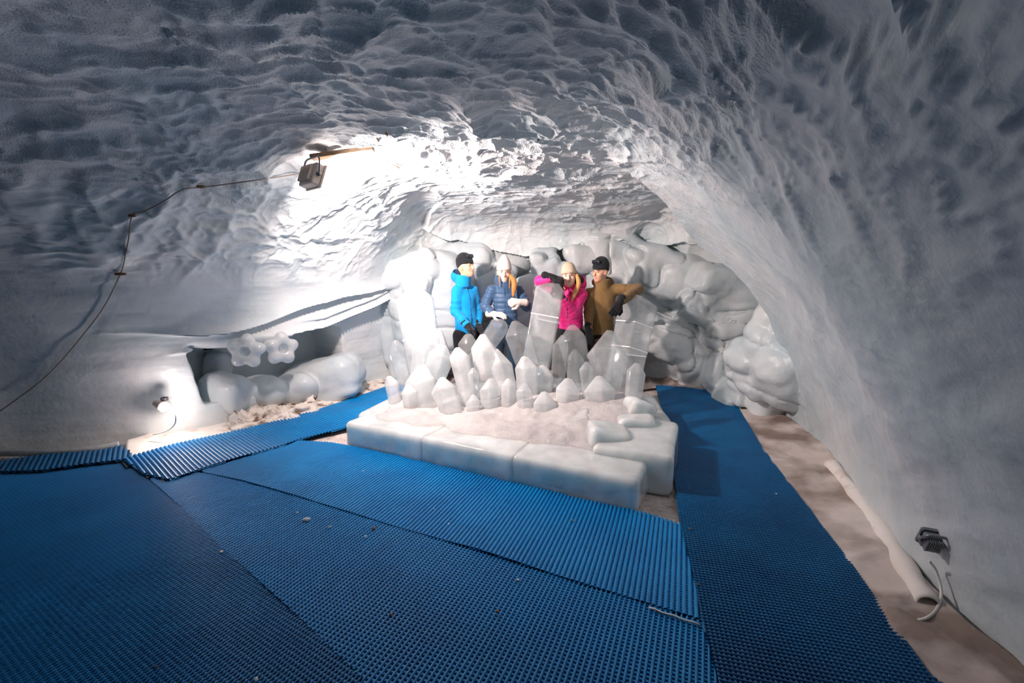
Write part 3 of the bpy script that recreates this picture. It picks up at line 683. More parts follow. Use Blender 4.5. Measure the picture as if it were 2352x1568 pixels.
# ------------------------------------------------------------------ ground sheets
def ribbon_sheet(name, A, B, mat, label, seed, z0=.006, rise=.05, wr=.02, nB=26, per=.025, cat='ground sheet', parent=None, fr=(9, 9, 1), fold=0.0):
    A = catmull([a[:2] for a in A], 12); B = catmull([b[:2] for b in B], 12)
    n = int(max(np.linalg.norm(np.diff(A, axis=0), axis=1).sum(), np.linalg.norm(np.diff(B, axis=0), axis=1).sum()) / per) + 2
    def rs(C):
        s = np.concatenate([[0], np.cumsum(np.linalg.norm(np.diff(C, axis=0), axis=1))]); t = np.linspace(0, s[-1], n)
        return np.stack([np.interp(t, s, C[:, i]) for i in range(2)], 1)
    A = rs(A); B = rs(B); v = np.linspace(0, 1, nB)[None, :, None]
    Pp = A[:, None] * (1 - v) + B[:, None] * v; q = np.concatenate([Pp, np.zeros(Pp.shape[:2] + (1,))], -1).reshape(-1, 3)
    vv = np.broadcast_to(v[..., 0], Pp.shape[:2]).ravel()
    n1 = fbm(q * np.array(fr) * .45, 4, seed); rid = 1 - np.abs(vnoise(q * np.array(fr) * .55 + 5, seed + 3)); rid2 = 1 - np.abs(vnoise(q * np.array(fr) * 1.4 + 9, seed + 5))
    q[:, 2] = z0 + rise * vv ** 2 + wr * (.5 + .5 * n1) + (fold * (rid ** 3 * .8 + rid2 ** 3 * .3)) * np.sin(np.pi * np.clip(vv * 1.02, 0, 1)) ** .5 + .3 * wr * rid ** 4
    if fold: q[:, :2] += .5 * fold * np.stack([vnoise(q * 9, seed + 7), vnoise(q * 9, seed + 8)], 1)
    o = mesh_obj(name, q, grid_faces(n, nB)[:, ::-1], mat, parent)
    so = o.modifiers.new('thickness', 'SOLIDIFY'); so.thickness = .004
    if label: tag(o, label, cat)
    return o
ribbon_sheet('ground_sheet', [G(284, 1064), G(400, 1036), G(535, 1003)], [G(292, 1022), G(400, 992), G(528, 962)], M['sheet_clean'], 'smooth cream ground sheet below the lit wall lamp, beside the striped runner', 810, wr=.02, rise=.03)
ribbon_sheet('crumpled_sheet', [G(528, 1003), G(620, 982), G(735, 950)], [G(535, 958), G(620, 930), G(725, 912)], M['sheet_mud'], 'heap of crumpled muddy white cloth at the foot of the wall below the flower niche', 820, fold=.14, rise=.0, wr=.02, nB=46, per=.012, cat='cloth', fr=(8, 8, 1))
ribbon_sheet('ground_sheet', [G(728, 953), G(800, 930), G(900, 890), G(960, 872)], [G(722, 930), G(800, 902), G(882, 876), G(950, 856)], M['sheet_mud'], 'narrow muddy ground sheet behind the runner, between crumpled cloth and ice crystals', 830, wr=.02, rise=.05, fold=.03, fr=(8, 8, 1))
ribbon_sheet('ground_sheet', [G(1440, 905), G(1520, 893), G(1600, 900), G(1684, 918)], [G(1440, 872), G(1500, 862), G(1600, 880), G(1694, 908)], M['sheet_dirty'], 'pale rolled-up sheet edge across the back of the cave beyond the blue runner', 840, wr=.02, rise=.06, fold=.05, fr=(7, 7, 1))
ribbon_sheet('ground_sheet', [G(1672, 914), G(1745, 1035), G(1845, 1168), G(1945, 1300), G(2135, 1568), np.array([1.62, .6, 0])], [G(1690, 905), G(1800, 968), G(1890, 1035), G(2005, 1195), G(2110, 1345), G(2215, 1455), G(2390, 1600), np.array([2.0, .6, 0])],
             M['sheet_dirty'], 'long dirt-stained beige ground sheet between blue runner and the near curving wall', 850, wr=.022, rise=.05, fold=.028, nB=34, fr=(3.5, 6, 1))
# rolled edge of fleece with an open dark end
rp = catmull([G(1905, 1062, .05), G(1960, 1130, .05), G(2030, 1225, .055), G(2090, 1320, .055), G(2132, 1390, .055)], 8)
ro = empty('rolled_fleece', rp[0], 'pinkish white roll of fleece along the wall foot with an open dark end', 'fleece roll')
m = MB(); rad = .048 + .006 * np.sin(np.arange(len(rp)) * .9); rad[0] = .01; m.tube(rp, rad, 16, cap=False); fo = m.build('fleece', M['sheet_clean'], ro); so = fo.modifiers.new('thickness', 'SOLIDIFY'); so.thickness = .006
m = MB(); e_ = rp[-1] - rp[-2]; e_ /= np.linalg.norm(e_); m.tube([rp[-1] - e_ * .06, rp[-1] - e_ * .055], [.042, .04], 16); m.build('hollow_shade', M['dark'], ro)  # dark plug inside the roll paints the shade of its hollow

# grey hose along the foot of the far left wall
M['hose'] = simple('grey_hose', (.36, .39, .40), .3); M['cable'] = simple('dark_cable', (.20, .17, .15), .5); M['white_cable'] = simple('white_cable', (.72, .72, .70), .4); M['wood'] = simple('weathered_wood', (.13, .085, .055), .8, (.25, .17, .11), 14, stretch=(1, 8, 8))
m = MB(); m.tube(catmull([(-5.3, 3.15, .04), G(-120, 1040, .04), G(0, 1040, .04), G(110, 1040, .04), G(200, 1033, .04), G(274, 1020, .04)], 8), .028, 12)
tag(m.build('hose', M['hose']), 'smooth grey hose lying along the foot of the far ice wall', 'hose')

# cable slung over ceiling and wall with its pegs
cpx = [(692, 398), (600, 412), (520, 423), (465, 430), (418, 436), (375, 463), (330, 486), (304, 494), (296, 545), (287, 590), (277, 628), (238, 706), (190, 770), (135, 835), (85, 882), (0, 944), (-60, 985)]
cw = [on_wall(px, py, .035 if i not in (1, 2) else .05) for i, (px, py) in enumerate(cpx)]
m = MB(); m.tube(catmull(cw, 6), .0048, 8)
tag(m.build('cable', M['cable']), 'thin dark cable slung from the ceiling lamp down the far ice wall', 'cable')
for (px, py), lb, ln_ in [((277, 629), 'short wooden peg halfway down the wall, holding the cable', .045), ((304, 495), 'small peg where the cable turns down from ceiling to wall', .025), ((462, 429), 'small dark clip on the cable close below the ceiling', .03)]:
    c = on_wall(px, py, .03); m = MB(); m.tube([c - np.array([ln_, 0, 0]), c, c + np.array([ln_, 0, 0])], [.011, .013, .010], 8); tag(m.build('cable_peg', M['wood']), lb, 'peg')
# board stuck under the ceiling beside the lamp
a_, b_ = on_wall(716, 362, .16), on_wall(858, 341, .16); dv = (b_ - a_); ln_ = np.linalg.norm(dv); dv /= ln_
m = MB(); Rb = np.stack([dv, np.cross([0, 0, 1], dv) / np.linalg.norm(np.cross([0, 0, 1], dv)), np.cross(dv, np.cross([0, 0, 1], dv) / np.linalg.norm(np.cross([0, 0, 1], dv)))], 1)
m.box((a_ + b_) / 2, (ln_, .09, .035), Rb); tag(m.build('wooden_board', M['wood'], bevel=.004, smooth=False), 'dark weathered board frozen under the ceiling above the lamp', 'board')
for (px, py, qx, qy), lb in [((866, 318, 870, 333), 'thin dark spike in the ceiling beyond the board, closer to it'), ((887, 306, 891, 322), 'dark spike in the ceiling hollow farther from the board'), ((880, 371, 895, 380), 'short dark splinter in the lit ceiling'), ((901, 378, 918, 386), 'second splinter beside the lit one, farther from the lamp')]:
    a_, b_ = on_wall(px, py, .03), on_wall(qx, qy, .06); b_ = a_ + (b_ - a_) * min(1, .1 / np.linalg.norm(b_ - a_)); m = MB(); m.tube([a_, (a_ + b_) / 2 + [.002, 0, 0], b_], [.008, .006, .004], 6); tag(m.build('ceiling_spike', M['wood']), lb, 'spike')
# ceiling floodlight (seen from behind) --------------------------------
M['beige'] = simple('beige_plastic', (.80, .66, .55), .5); M['glass_on'], nt_, b_on = mat_new('lit_glass')
b_on.inputs['Emission Color'].default_value = (1, .93, .86, 1); b_on.inputs['Emission Strength'].default_value = 14
M['grey_metal'] = simple('grey_metal', (.22, .24, .26), .4, metal=.6)
def floodlight(name, c, d, label, w_=.22, h_=.17, t_=.07, mat=None, lit=True):
    d = np.array(d, float); d /= np.linalg.norm(d); s_ = np.cross(d, [0, 0, 1]); s_ /= np.linalg.norm(s_); u_ = np.cross(s_, d); R_ = np.stack([s_, d, u_], 1); c = np.array(c, float)
    t = empty(name, c, label, 'lamp')
    m = MB(); m.box(c, (w_, t_, h_), R_); m.build('housing', mat, t, False, .012)
    for k in range(5): pass
    m = MB()
    for k in range(7): m.box(c - d * (t_ / 2 + .012) + s_ * (k - 3) * w_ * .12, (.006, .026, h_ * .7), R_)
    m.build('cooling_fins', mat, t, False)
    m = MB(); q = d * (t_ / 2 + .004)
    for sx, sz, ww, hh_ in ((0, 1, w_ * 1.04, .014), (0, -1, w_ * 1.04, .014), (1, 0, .014, h_ * 1.04), (-1, 0, .014, h_ * 1.04)): m.box(c + q + s_ * sx * w_ * .5 + u_ * sz * h_ * .5, (ww, .016, hh_), R_)
    m.build('front_frame', mat, t, False, .003)
    m = MB(); m.box(c + q, (w_ * .94, .005, h_ * .94), R_); m.build('lamp_glass', M['glass_on'] if lit else M['grey_metal'], t, False)
    m = MB(); m.tube(catmull([c + s_ * w_ * .56, c + s_ * w_ * .58 + u_ * h_ * .45 - d * .02, c + u_ * h_ * .75 + s_ * w_ * .45 - d * .03, c + u_ * h_ * .78 - d * .03, c + u_ * h_ * .75 - s_ * w_ * .45 - d * .03, c - s_ * w_ * .58 + u_ * h_ * .45 - d * .02, c - s_ * w_ * .56], 5), .007, 8); m.build('bracket', M['grey_metal'], t)
    for sg in (-1, 1):
        m = MB(); m.tube([c + sg * s_ * w_ * .5, c + sg * s_ * w_ * .62], .016, 10); m.build('pivot_knob', M['grey_metal'], t)
    return t, R_
LD = np.array([.60, .68, -.33]); LD = LD / np.linalg.norm(LD)
LC = np.array(CEIL_LAMP) - LD * .10
floodlight('ceiling_floodlight', LC, LD, 'pale box floodlight hanging under the ceiling, its beam thrown to the back', mat=M['beige'])
# low wall lamp with white cord ---------------------------------------
wl = np.array(LOW_LAMP); t = empty('wall_lamp', wl, 'small lit lamp low on the ice wall with white cord hanging down', 'lamp')
m = MB(); m.tube([wl + [-.12, .04, .03], wl + [-.07, .03, .02], wl + [-.03, .015, .01], wl + [-.012, .0, .0]], [.03, .042, .05, .05], 14); m.build('lamp_shade', M['beige'], t)
m = MB(); m.box(wl + np.array([-.03, .04, .07]), (.05, .04, .035)); m.build('cap', M['dark'], t, False, .006)
m = MB(); m.tube([wl + [-.012, 0, 0], wl + [.0, 0, -.01], wl + [.012, -.002, -.02]], [.04, .042, .02], 14); m.build('bulb', M['glass_on'], t)
m = MB(); yy = 4.0; m.tube(catmull([Q(386, 935, 4.05), Q(400, 950, 4.0), Q(403, 968, 3.98), Q(394, 982, 3.98), Q(376, 992, 3.98), Q(352, 998, 4.0)], 6), .007, 8); m.build('cord', M['white_cable'], t)
# floodlight standing unlit against the right wall -----------------------
rc_ = on_wall(2138, 1240, .07)
floodlight('wall_floodlight', rc_, (.30, .72, .40), 'unlit grey floodlight with pale rim low on the near curving wall', .072, .095, .035, M['grey_metal'], False)
m = MB(); m.tube(catmull([rc_ + [-.02, -.03, -.09], Q(2150, 1310, rc_[1] - .02), Q(2162, 1360, rc_[1] - .07), Q(2150, 1400, rc_[1] - .13), G(2125, 1420, .06), G(2098, 1424, .04)], 6), .006, 8)
tag(m.build('cord', M['white_cable']), 'grey cord hanging from the unlit floodlight to the fleece roll', 'cord')

# ------------------------------------------------------------------ ice flowers in the niche
def flower(c, n_, r, label, seed):
    n_ = np.array(n_, float); n_ /= np.linalg.norm(n_); s_ = np.cross(n_, [0, 0, 1]); s_ /= np.linalg.norm(s_); u_ = np.cross(s_, n_); R_ = np.stack([s_, u_, n_], 1); c = np.array(c, float)
    t = empty('ice_flower', c, label, 'ice flower')
    def f(p):
        q = (p - c) @ R_; d = ell(q, (0, 0, -.02), (r * .45, r * .45, .05))
        for k in range(5):
            a = math.pi / 2 + k * 2 * math.pi / 5 + .1; e = np.array([math.cos(a), math.sin(a), 0]); Rk = np.stack([e, np.cross([0, 0, 1], e), [0, 0, 1]], 1)
            d = smin(d, ell(q, e * r * .54 + [0, 0, .02], (r * .44, r * .36, .075), Rk), .05)
        return np.maximum(d, -ell(q, (0, 0, .06), (r * .28, r * .28, .055))) + .004 * vnoise(q * 12, seed)
    V, Fc = nets(f, c - r * 1.25, c + r * 1.25, .009); mesh_obj('petals', V, Fc, M['milky'], t)
    g = lambda p: smin(ell((p - c) @ R_, (0, 0, .0), (r * .14, r * .14, .035)), 9, .01); V, Fc = nets(g, c - .08, c + .08, .008); mesh_obj('flower_centre', V, Fc, M['cloudy'], t)
flower(Q(568, 806, 4.50), (.25, -1, .12), .185, 'five-petalled ice flower facing out, nearer the hanging cable', 901)
flower(Q(644, 800, 4.72), (.80, -.70, .1), .185, 'ice flower turned sideways, nearer the crystal cluster', 902)

# ------------------------------------------------------------------ people
def cloth(name, c, c2=None, rough=.75, bs=120, bstr=.25, sheen=.2):
    m, nt, b = mat_new(name); noise_col(nt, b, c, c2 or tuple(v * 1.12 for v in c), 9, .3, .7); b.inputs['Roughness'].default_value = rough
    b.inputs['Specular IOR Level'].default_value = .25; b.inputs['Sheen Weight'].default_value = sheen; bump(nt, b, bs, bstr, .003); return m
M['skin'] = simple('skin', (.82, .44, .29), .5, (.86, .48, .33), 30); M['skin_pale'] = simple('pale_skin', (.86, .57, .46), .5, (.88, .58, .47), 30)
M['lips'] = simple('lips', (.55, .14, .12), .4); M['eye'] = simple('eye', (.03, .02, .02), .2); M['brow'] = simple('brow', (.16, .08, .04), .8)
M['teeth'] = simple('teeth', (.85, .83, .78), .3)
M['hair'] = simple('auburn_hair', (.42, .15, .035), .45, (.70, .32, .09), 30, stretch=(14, 14, 1.2), bs=80, bstr=.4); M['hair2'] = simple('golden_hair', (.55, .26, .07), .45, (.80, .48, .18), 30, stretch=(14, 14, 1.2), bs=80, bstr=.4)
M['j_blue'] = cloth('bright_blue_shell', (.0, .30, .72), (.0, .35, .80)); M['j_navy'] = cloth('slate_blue_down', (.045, .10, .20), (.06, .13, .25), .45); M['j_pink'] = cloth('pink_down', (.95, .025, .26), (.98, .05, .32), .55)
M['j_brown'] = cloth('olive_brown_shell', (.21, .125, .045), (.26, .16, .065)); M['black'] = cloth('black_cloth', (.008, .008, .011), (.014, .014, .018)); M['navy_tr'] = cloth('navy_trousers', (.012, .035, .065))
M['wool_w'] = cloth('white_wool', (.78, .70, .66), (.86, .78, .74), .9, 160, .6); M['wool_b'] = cloth('beige_wool', (.66, .52, .38), (.74, .60, .46), .9, 160, .6); M['wool_k'] = cloth('black_wool', (.010, .014, .018), (.02, .025, .03), .9, 160, .6)
M['wool_g'] = cloth('cream_glove', (.80, .68, .60), (.88, .76, .68), .9, 150, .6); M['lens'] = simple('goggle_lens', (.015, .02, .03), .08, spec=.8); M['lining'] = cloth('dark_lining', (.01, .03, .07)); M['white'] = simple('white_print', (.8, .8, .8), .6)
def frame(f, upv=(0, 0, 1)):
    f = np.array(f, float); f /= np.linalg.norm(f); s = np.cross(f, upv); s /= np.linalg.norm(s); u = np.cross(s, f); return np.stack([s, f, u], 1)   # columns: side (its right), forward, up
def build(f, lo, hi, h, name, mat, par): V, Fc = nets(f, lo, hi, h); return mesh_obj(name, V, Fc, mat, par)
def around(pts, m): p = np.array(pts); return p.min(0) - m, p.max(0) + m
def glove(par, wrist, d, palm_n, mat, curl=.6, sc_=1.0, thumb=1, name='glove', cuff=.0):
    wrist = np.array(wrist, float); d = np.array(d, float); d /= np.linalg.norm(d); n_ = np.array(palm_n, float); n_ -= d * n_.dot(d); n_ /= np.linalg.norm(n_); s_ = np.cross(d, n_)
    def pt(a, b, c): return wrist + (s_ * a + d * b + n_ * c) * sc_
    segs = [(wrist - d * .03, pt(0, .02, 0), .034 * sc_, .033 * sc_)]
    for k, (o_, L_, r_) in enumerate([(-.034, .072, .011), (-.012, .082, .0115), (.011, .078, .011), (.033, .062, .010)]):
        p0 = pt(o_, .085, 0); ang_ = 0; pr = p0
        segs.append((pt(o_ * .6, .03, 0), p0, .018 * sc_, .015 * sc_))
        for j, f_ in enumerate((.45, .32, .23)):
            ang_ += curl * (1.0 + .12 * k); p1 = pr + (d * math.cos(ang_) + n_ * math.sin(ang_)) * L_ * f_ * sc_; segs.append((pr, p1, r_ * sc_ * (1.05 - .08 * j), r_ * sc_ * (1.0 - .1 * j))); pr = p1
    t0 = pt(-.03 * thumb, .03, .008); t1 = pt(-.062 * thumb, .062, .024); t2 = pt(-.062 * thumb, .092, .036); segs += [(t0, t1, .016 * sc_, .0135 * sc_), (t1, t2, .0135 * sc_, .011 * sc_)]
    if cuff: segs.append((wrist - d * (.04 + cuff), wrist, .046, .036))
    lo, hi = around([x for s in segs for x in s[:2]], .055)
    def f(p):
        D_ = np.full(len(p), 1.0)
        for i, (a, b, ra, rb) in enumerate(segs):
            v = rc(p, a, b, ra, rb); D_ = np.minimum(D_, v) if i > 8 and False else smin(D_, v, .006)
        return smin(D_, ell(p, pt(0, .05, 0), np.array([.042, .05, .022]) * sc_, np.stack([s_, d, n_], 1)), .008)
    return build(f, lo, hi, .005, name, mat, par)
def person(sp):
    J = {k: (Q(*v) if len(v) == 3 else np.array(v)) for k, v in sp['J'].items()}
    Hc = J['head']; HR = frame(sp['hf'], sp.get('hup', (0, 0, 1))); TR = frame(sp['tf']); tf = TR[:, 1]; ts = TR[:, 0]
    foot = sp['foot']; t = empty('person', foot, sp['label'], 'person'); S = sp.get('size', 1.0); HS = sp.get('hs', 1.0) * 1.10
    neck = J['neck']; hip = J['hip']; hz = hip[2]
    hipR = hip - ts * 0 + ts * .095 - [0, 0, .03]; hipL = hip - ts * .095 - [0, 0, .03]
    # shoulders: sr is the person's right one
    shR, shL, elR, elL, wrR, wrL = J['shR'], J['shL'], J['elR'], J['elL'], J['wrR'], J['wrL']
    fR = np.array([foot[0], foot[1], 0]) + ts * .12 + tf * .03; fL = np.array([foot[0], foot[1], 0]) - ts * .12 - tf * .02
    kR = (hipR + fR) / 2 + tf * .03 + [0, 0, .05]; kL = (hipL + fL) / 2 + tf * .02 + [0, 0, .05]
    aR = fR + [0, 0, .09]; aL = fL + [0, 0, .09]
    def headf(p):
        q = (p - Hc) @ HR / HS
        d = ell(q, (0, -.012, .02), (.074, .092, .100)); d = smin(d, ell(q, (0, .030, -.055), (.052, .060, .055)), .045)
        d = smin(d, ell(q, (0, .062, -.085), (.026, .024, .022)), .03)
        d = smin(d, rc(q, (0, .082, .022), (0, .108, -.022), .009, .0135), .012)
        for s in (-1, 1):
            d = smin(d, ell(q, (s * .036, .060, -.022), (.024, .020, .022)), .02)
            d = np.maximum(d, -ell(q, (s * .031, .094, .014), (.016, .016, .011)) - .002)
            d = smin(d, ell(q, (s * .076, -.005, -.008), (.010, .018, .030)), .006)
            d = smin(d, ell(q, (s * .030, .078, .032), (.022, .010, .006)), .008)
        d = smin(d, ell(q, (0, .088, -.050), (.022, .010, .010)), .008)
        return d * HS
    def bodyf(p):
        d = np.full(len(p), 1.0); i = np.where(np.abs(p - Hc).max(1) < .2)[0]
        if len(i): d[i] = headf(p[i])
        ch = (shR + shL) / 2
        for a, b, ra, rb, k in [(Hc - HR[:, 2] * .06, neck, .052, .058, .03), (neck, ch - [0, 0, .05], .055, .065, .03), (ch - [0, 0, .08], hip, .07, .08, .04), (shR, shL, .04, .04, .03), (shR, elR, .045, .038, .03), (elR, wrR, .036, .022, .02),
                                (shL, elL, .045, .038, .03), (elL, wrL, .036, .022, .02), (hipR, kR, .075, .05, .04), (kR, aR, .048, .034, .02), (hipL, kL, .075, .05, .04), (kL, aL, .048, .034, .02),
                                (aR, fR + tf * .13 + [0, 0, .03], .036, .026, .02), (aL, fL + tf * .13 + [0, 0, .03], .036, .026, .02)]:
            d = smin(d, rc(p, a, b, ra, rb), k)
        for w_, e_ in ((wrR, elR), (wrL, elL)):
            u = (w_ - e_) / np.linalg.norm(w_ - e_); d = smin(d, rc(p, w_, w_ + u * .012, .022, .018), .01)
        return d
    lo, hi = around([Hc, fR, fL, elR, elL, wrR, wrL, shR, shL], .2); lo[2] = -.01
    build(bodyf, lo, hi, .0105, 'body', M[sp['skin']], t)
    # face details
    def at(x, y, z): return Hc + HR @ (np.array([x, y, z]) * HS)
    for s in (-1, 1):
        if sp.get('eyes', 1): c = at(s * .031, .080, .013); build(lambda p: ell(p, c, np.array([.0095, .006, .004]) * HS, HR), c - .03, c + .03, .003, 'eye', M['eye'], t)
        c = at(s * .031, .088, .034); build(lambda p: ell(p, c, np.array([.019, .005, .0035]) * HS, HR), c - .03, c + .03, .003, 'eyebrow', M['brow'], t)
    if sp.get('mouth', 1):
        c = at(0, .094, -.050); wv = .024 if sp.get('smile') else .017
        build(lambda p: ell(p, c, np.array([wv, .007, .008 if sp.get('smile') else .007]) * HS, HR), c - .04, c + .04, .003, 'lips', M['lips'], t)
        if sp.get('smile'): c2 = at(0, .098, -.050); build(lambda p: ell(p, c2, np.array([.017, .006, .0045]) * HS, HR), c2 - .03, c2 + .03, .003, 'teeth', M['teeth'], t)
    # hat
    ht = sp.get('hat_tall', 0)
    def hatf(p):
        q = (p - Hc) @ HR / HS
        d = ell(q, (0, -.014, .058), (.086, .104, .112)); d = smin(d, ell(q, (0, -.02, .09 + ht * .5), (.066 - ht * .2, .074 - ht * .2, .07 + ht * .6)), .03)
        cut = .036 + .55 * np.minimum(q[:, 1], 0) * 1.0 - .04 * (q[:, 1] < -9)
        d = d - .004 * np.exp(-((q[:, 2] - cut - .018) / .012) ** 2) + .0012 * np.sin(np.arctan2(q[:, 0], q[:, 1]) * 40)
        return np.maximum(d, cut - q[:, 2]) * HS
    build(hatf, Hc - .2, Hc + .24, .006, 'hat', M[sp['hat']], t)
    if sp.get('goggles'):
        gy_, gz = sp['goggles']; g = empty('goggles', Hc); g.parent = t; g.matrix_parent_inverse = t.matrix_basis.inverted()
        g.name = 'goggles_holder'; bpy.data.objects.remove(g)
        def gogf(p):
            q = (p - Hc) @ HR / HS; r_ = np.hypot(q[:, 0], (q[:, 1] - gy_ * 0) / 1.0)
            return sbox(q, (0, .072, .120), (.055, .018, .024), .016)
        lens = build(gogf, Hc - .2, Hc + .25, .006, 'goggle_lens', M['lens'], t)
        def strapf(p):
            q = (p - Hc) @ HR / HS; d = np.abs(ell(q, (0, -.014, .05), (.090, .108, .100))) - .004; return np.maximum(d, np.abs(q[:, 2] - .104 - .12 * q[:, 1]) - .012) * HS
        build(strapf, Hc - .2, Hc + .25, .006, 'goggle_strap', M['black'], t)
    # trousers + boots
    def trf(p):
        d = ell(p, hip - [0, 0, .02], (.165, .125, .13), TR)
        for a, b, c in ((hipR, kR, aR), (hipL, kL, aL)): d = smin(d, rc(p, a, b, .098, .078), .04); d = smin(d, rc(p, b, c - [0, 0, .03], .078, .068), .03)
        return d + .006 * vnoise(p * np.array([14, 14, 7]), 31)
    lo, hi = around([hip, fR, fL], .25); lo[2] = .03; hi[2] = hz + .12
    build(trf, lo, hi, .014, 'trousers', M[sp['trousers']], t)
    for f_ in (fR, fL): build(lambda p: smin(rc(p, f_ + [0, 0, .05], f_ + tf * .15 + [0, 0, .042], .052, .042), rc(p, f_ + [0, 0, .05], f_ + [0, 0, .17], .05, .055), .02), f_ - [.25, .25, .05], f_ + [.25, .25, .26], .012, 'boot', M['black'], t)
    # jacket
    ch = (shR + shL) / 2; hem = sp['hem']; puff = sp.get('puff', 0); D_ = sp.get('deep', .68); B_ = sp.get('broad', 1.0)
    def jf(p):
        q = (p - ch) @ TR; q[:, 1] /= D_; hq = (hip - ch) @ TR; hq[1] /= D_
        d = rc(q, (0, 0, -.13), (hq[0], hq[1], hq[2] + .16), .165 * B_, .150 * B_)
        d = smin(d, rc(q, (hq[0], hq[1], hq[2] + .18), (hq[0], hq[1], hq[2] - .1), .155 * B_, .175 * B_), .06)
        sr = (shR - ch) @ TR; sl = (shL - ch) @ TR; d = smin(d, rc(q, sr * .75 - [0, 0, .015], sl * .75 - [0, 0, .015], .085, .085), .06) * (.9)
        if puff: d = d - puff * np.abs(np.sin(np.pi * (p[:, 2] + .01 * vnoise(p * 6, 3)) / sp.get('pitch', .06))) ** .6 + puff * .5
        for sh, el_, wr, k in ((shR, elR, wrR, 1), (shL, elL, wrL, 2)):
            a = rc(p, sh, el_, .072, .062); b = rc(p, el_, wr, .062, .046); arm = smin(a, b, .02)
            ua = el_ - sh; la = np.linalg.norm(ua); tt = (p - sh) @ ua / la; ub = wr - el_; lb_ = np.linalg.norm(ub); t2 = (p - el_) @ ub / lb_
            tcoord = np.where(a < b, tt, t2)
            if puff: arm = arm - puff * np.abs(np.sin(np.pi * tcoord / sp.get('pitch', .06))) ** .6 + puff * .5
            else: arm = arm + .006 * np.sin(tcoord * 75 + 3 * vnoise(p * 8, k)) * sstep(.05, .2, tcoord)
            arm = np.maximum(arm, t2 - lb_ + .005); d = smin(d, arm, .022)
        wrn = fbm(p * np.array([9, 9, 6]), 3, sp['seed']); d = d + (.010 if not puff else .004) * wrn
        d = np.maximum(d, hem - p[:, 2] + .012 * vnoise(p * np.array([6, 6, 0]), 5))
        c = neck + [0, 0, -.005]; col = sp.get('collar', .055)
        cq = (p - c) @ TR; ring = np.hypot(np.hypot(cq[:, 0], cq[:, 1] * 1.05) - .078, np.maximum(np.abs(cq[:, 2]) - col, 0)) - .022
        return smin(d, ring + .003 * wrn, .02)
    lo, hi = around([shR, shL, elR, elL, wrR, wrL, hip, neck], .16); lo[2] = max(lo[2], hem - .05); lo = np.minimum(lo, np.append((hip - .24)[:2], 9)); hi = np.maximum(hi, np.append((hip + .24)[:2], -9))
    build(jf, lo, hi, .0095, 'jacket', M[sp['jacket']], t)
    # hood
    if sp.get('hood'):
        ho, hr, hk = sp['hood']; hc = neck + TR @ np.array(ho)
        def hf(p):
            q = (p - hc) @ TR; o_ = ell(q, (0, 0, 0), hr); i_ = ell(q, hk, np.array(hr) * .80); return np.maximum(o_, -i_) + .006 * vnoise(p * 11, 9)
        build(hf, hc - .24, hc + .24, .010, 'hood', M[sp['jacket']], t)
        build(lambda p: ell((p - hc) @ TR, np.array(hk) * .4 + [0, 0, -.01], np.array(hr) * .76), hc - .2, hc + .2, .012, 'hood_lining', M['lining'], t)
    # zip down the front
    def zf(p):
        q = (p - ch) @ TR; qq = np.array(q); return np.maximum(np.maximum(np.abs(jf(p)) - .003, np.abs(q[:, 0]) - .006), -q[:, 1])
    if sp.get('zip', 1): build(zf, np.array([ch[0] - .25, ch[1] - .3, hem]), np.array([ch[0] + .25, ch[1] + .3, neck[2]]), .0065, 'zip', M[sp.get('zipm', 'lining')], t)
    if sp.get('badge'):
        bp_, bm, bw = sp['badge']; bc = Q(*bp_)
        def bf(p): return np.maximum(np.abs(jf(p)) - .004, ell(p, bc, (bw, .2, bw * .42), euler(0, math.radians(-25), 0)))
        build(bf, bc - .09, bc + .09, .004, 'chest_print', M[bm], t)
    for k in ('R', 'L'):
        g = sp['hand' + k]; glove(t, J['wr' + k], J['hd' + k] - J['wr' + k], g[0], M[sp['gloves']], g[1], g[2] if len(g) > 2 else 1.1, g[3] if len(g) > 3 else 1, cuff=sp.get('cuff', .02))
    for (pts, rr_, mm) in sp.get('hair', []):
        pts = [np.array(Q(*q)) for q in pts]; pts = catmull(pts, 5); rr2 = np.interp(np.linspace(0, 1, len(pts)), np.linspace(0, 1, len(rr_)), rr_)
        lo, hi = around(pts, .08)
        def hrf(p):
            d = np.full(len(p), 1.0)
            for a, b, ra, rb in zip(pts[:-1], pts[1:], rr2[:-1], rr2[1:]): d = np.minimum(d, rc(p, a, b, ra, rb))
            return d + .0035 * np.sin(p[:, 0] * 420 + 6 * vnoise(p * 9, 3)) * (rr2.max() > .015)
        build(hrf, lo, hi, .006 if rr2.max() > .015 else .004, 'hair', M[mm], t)
    return t
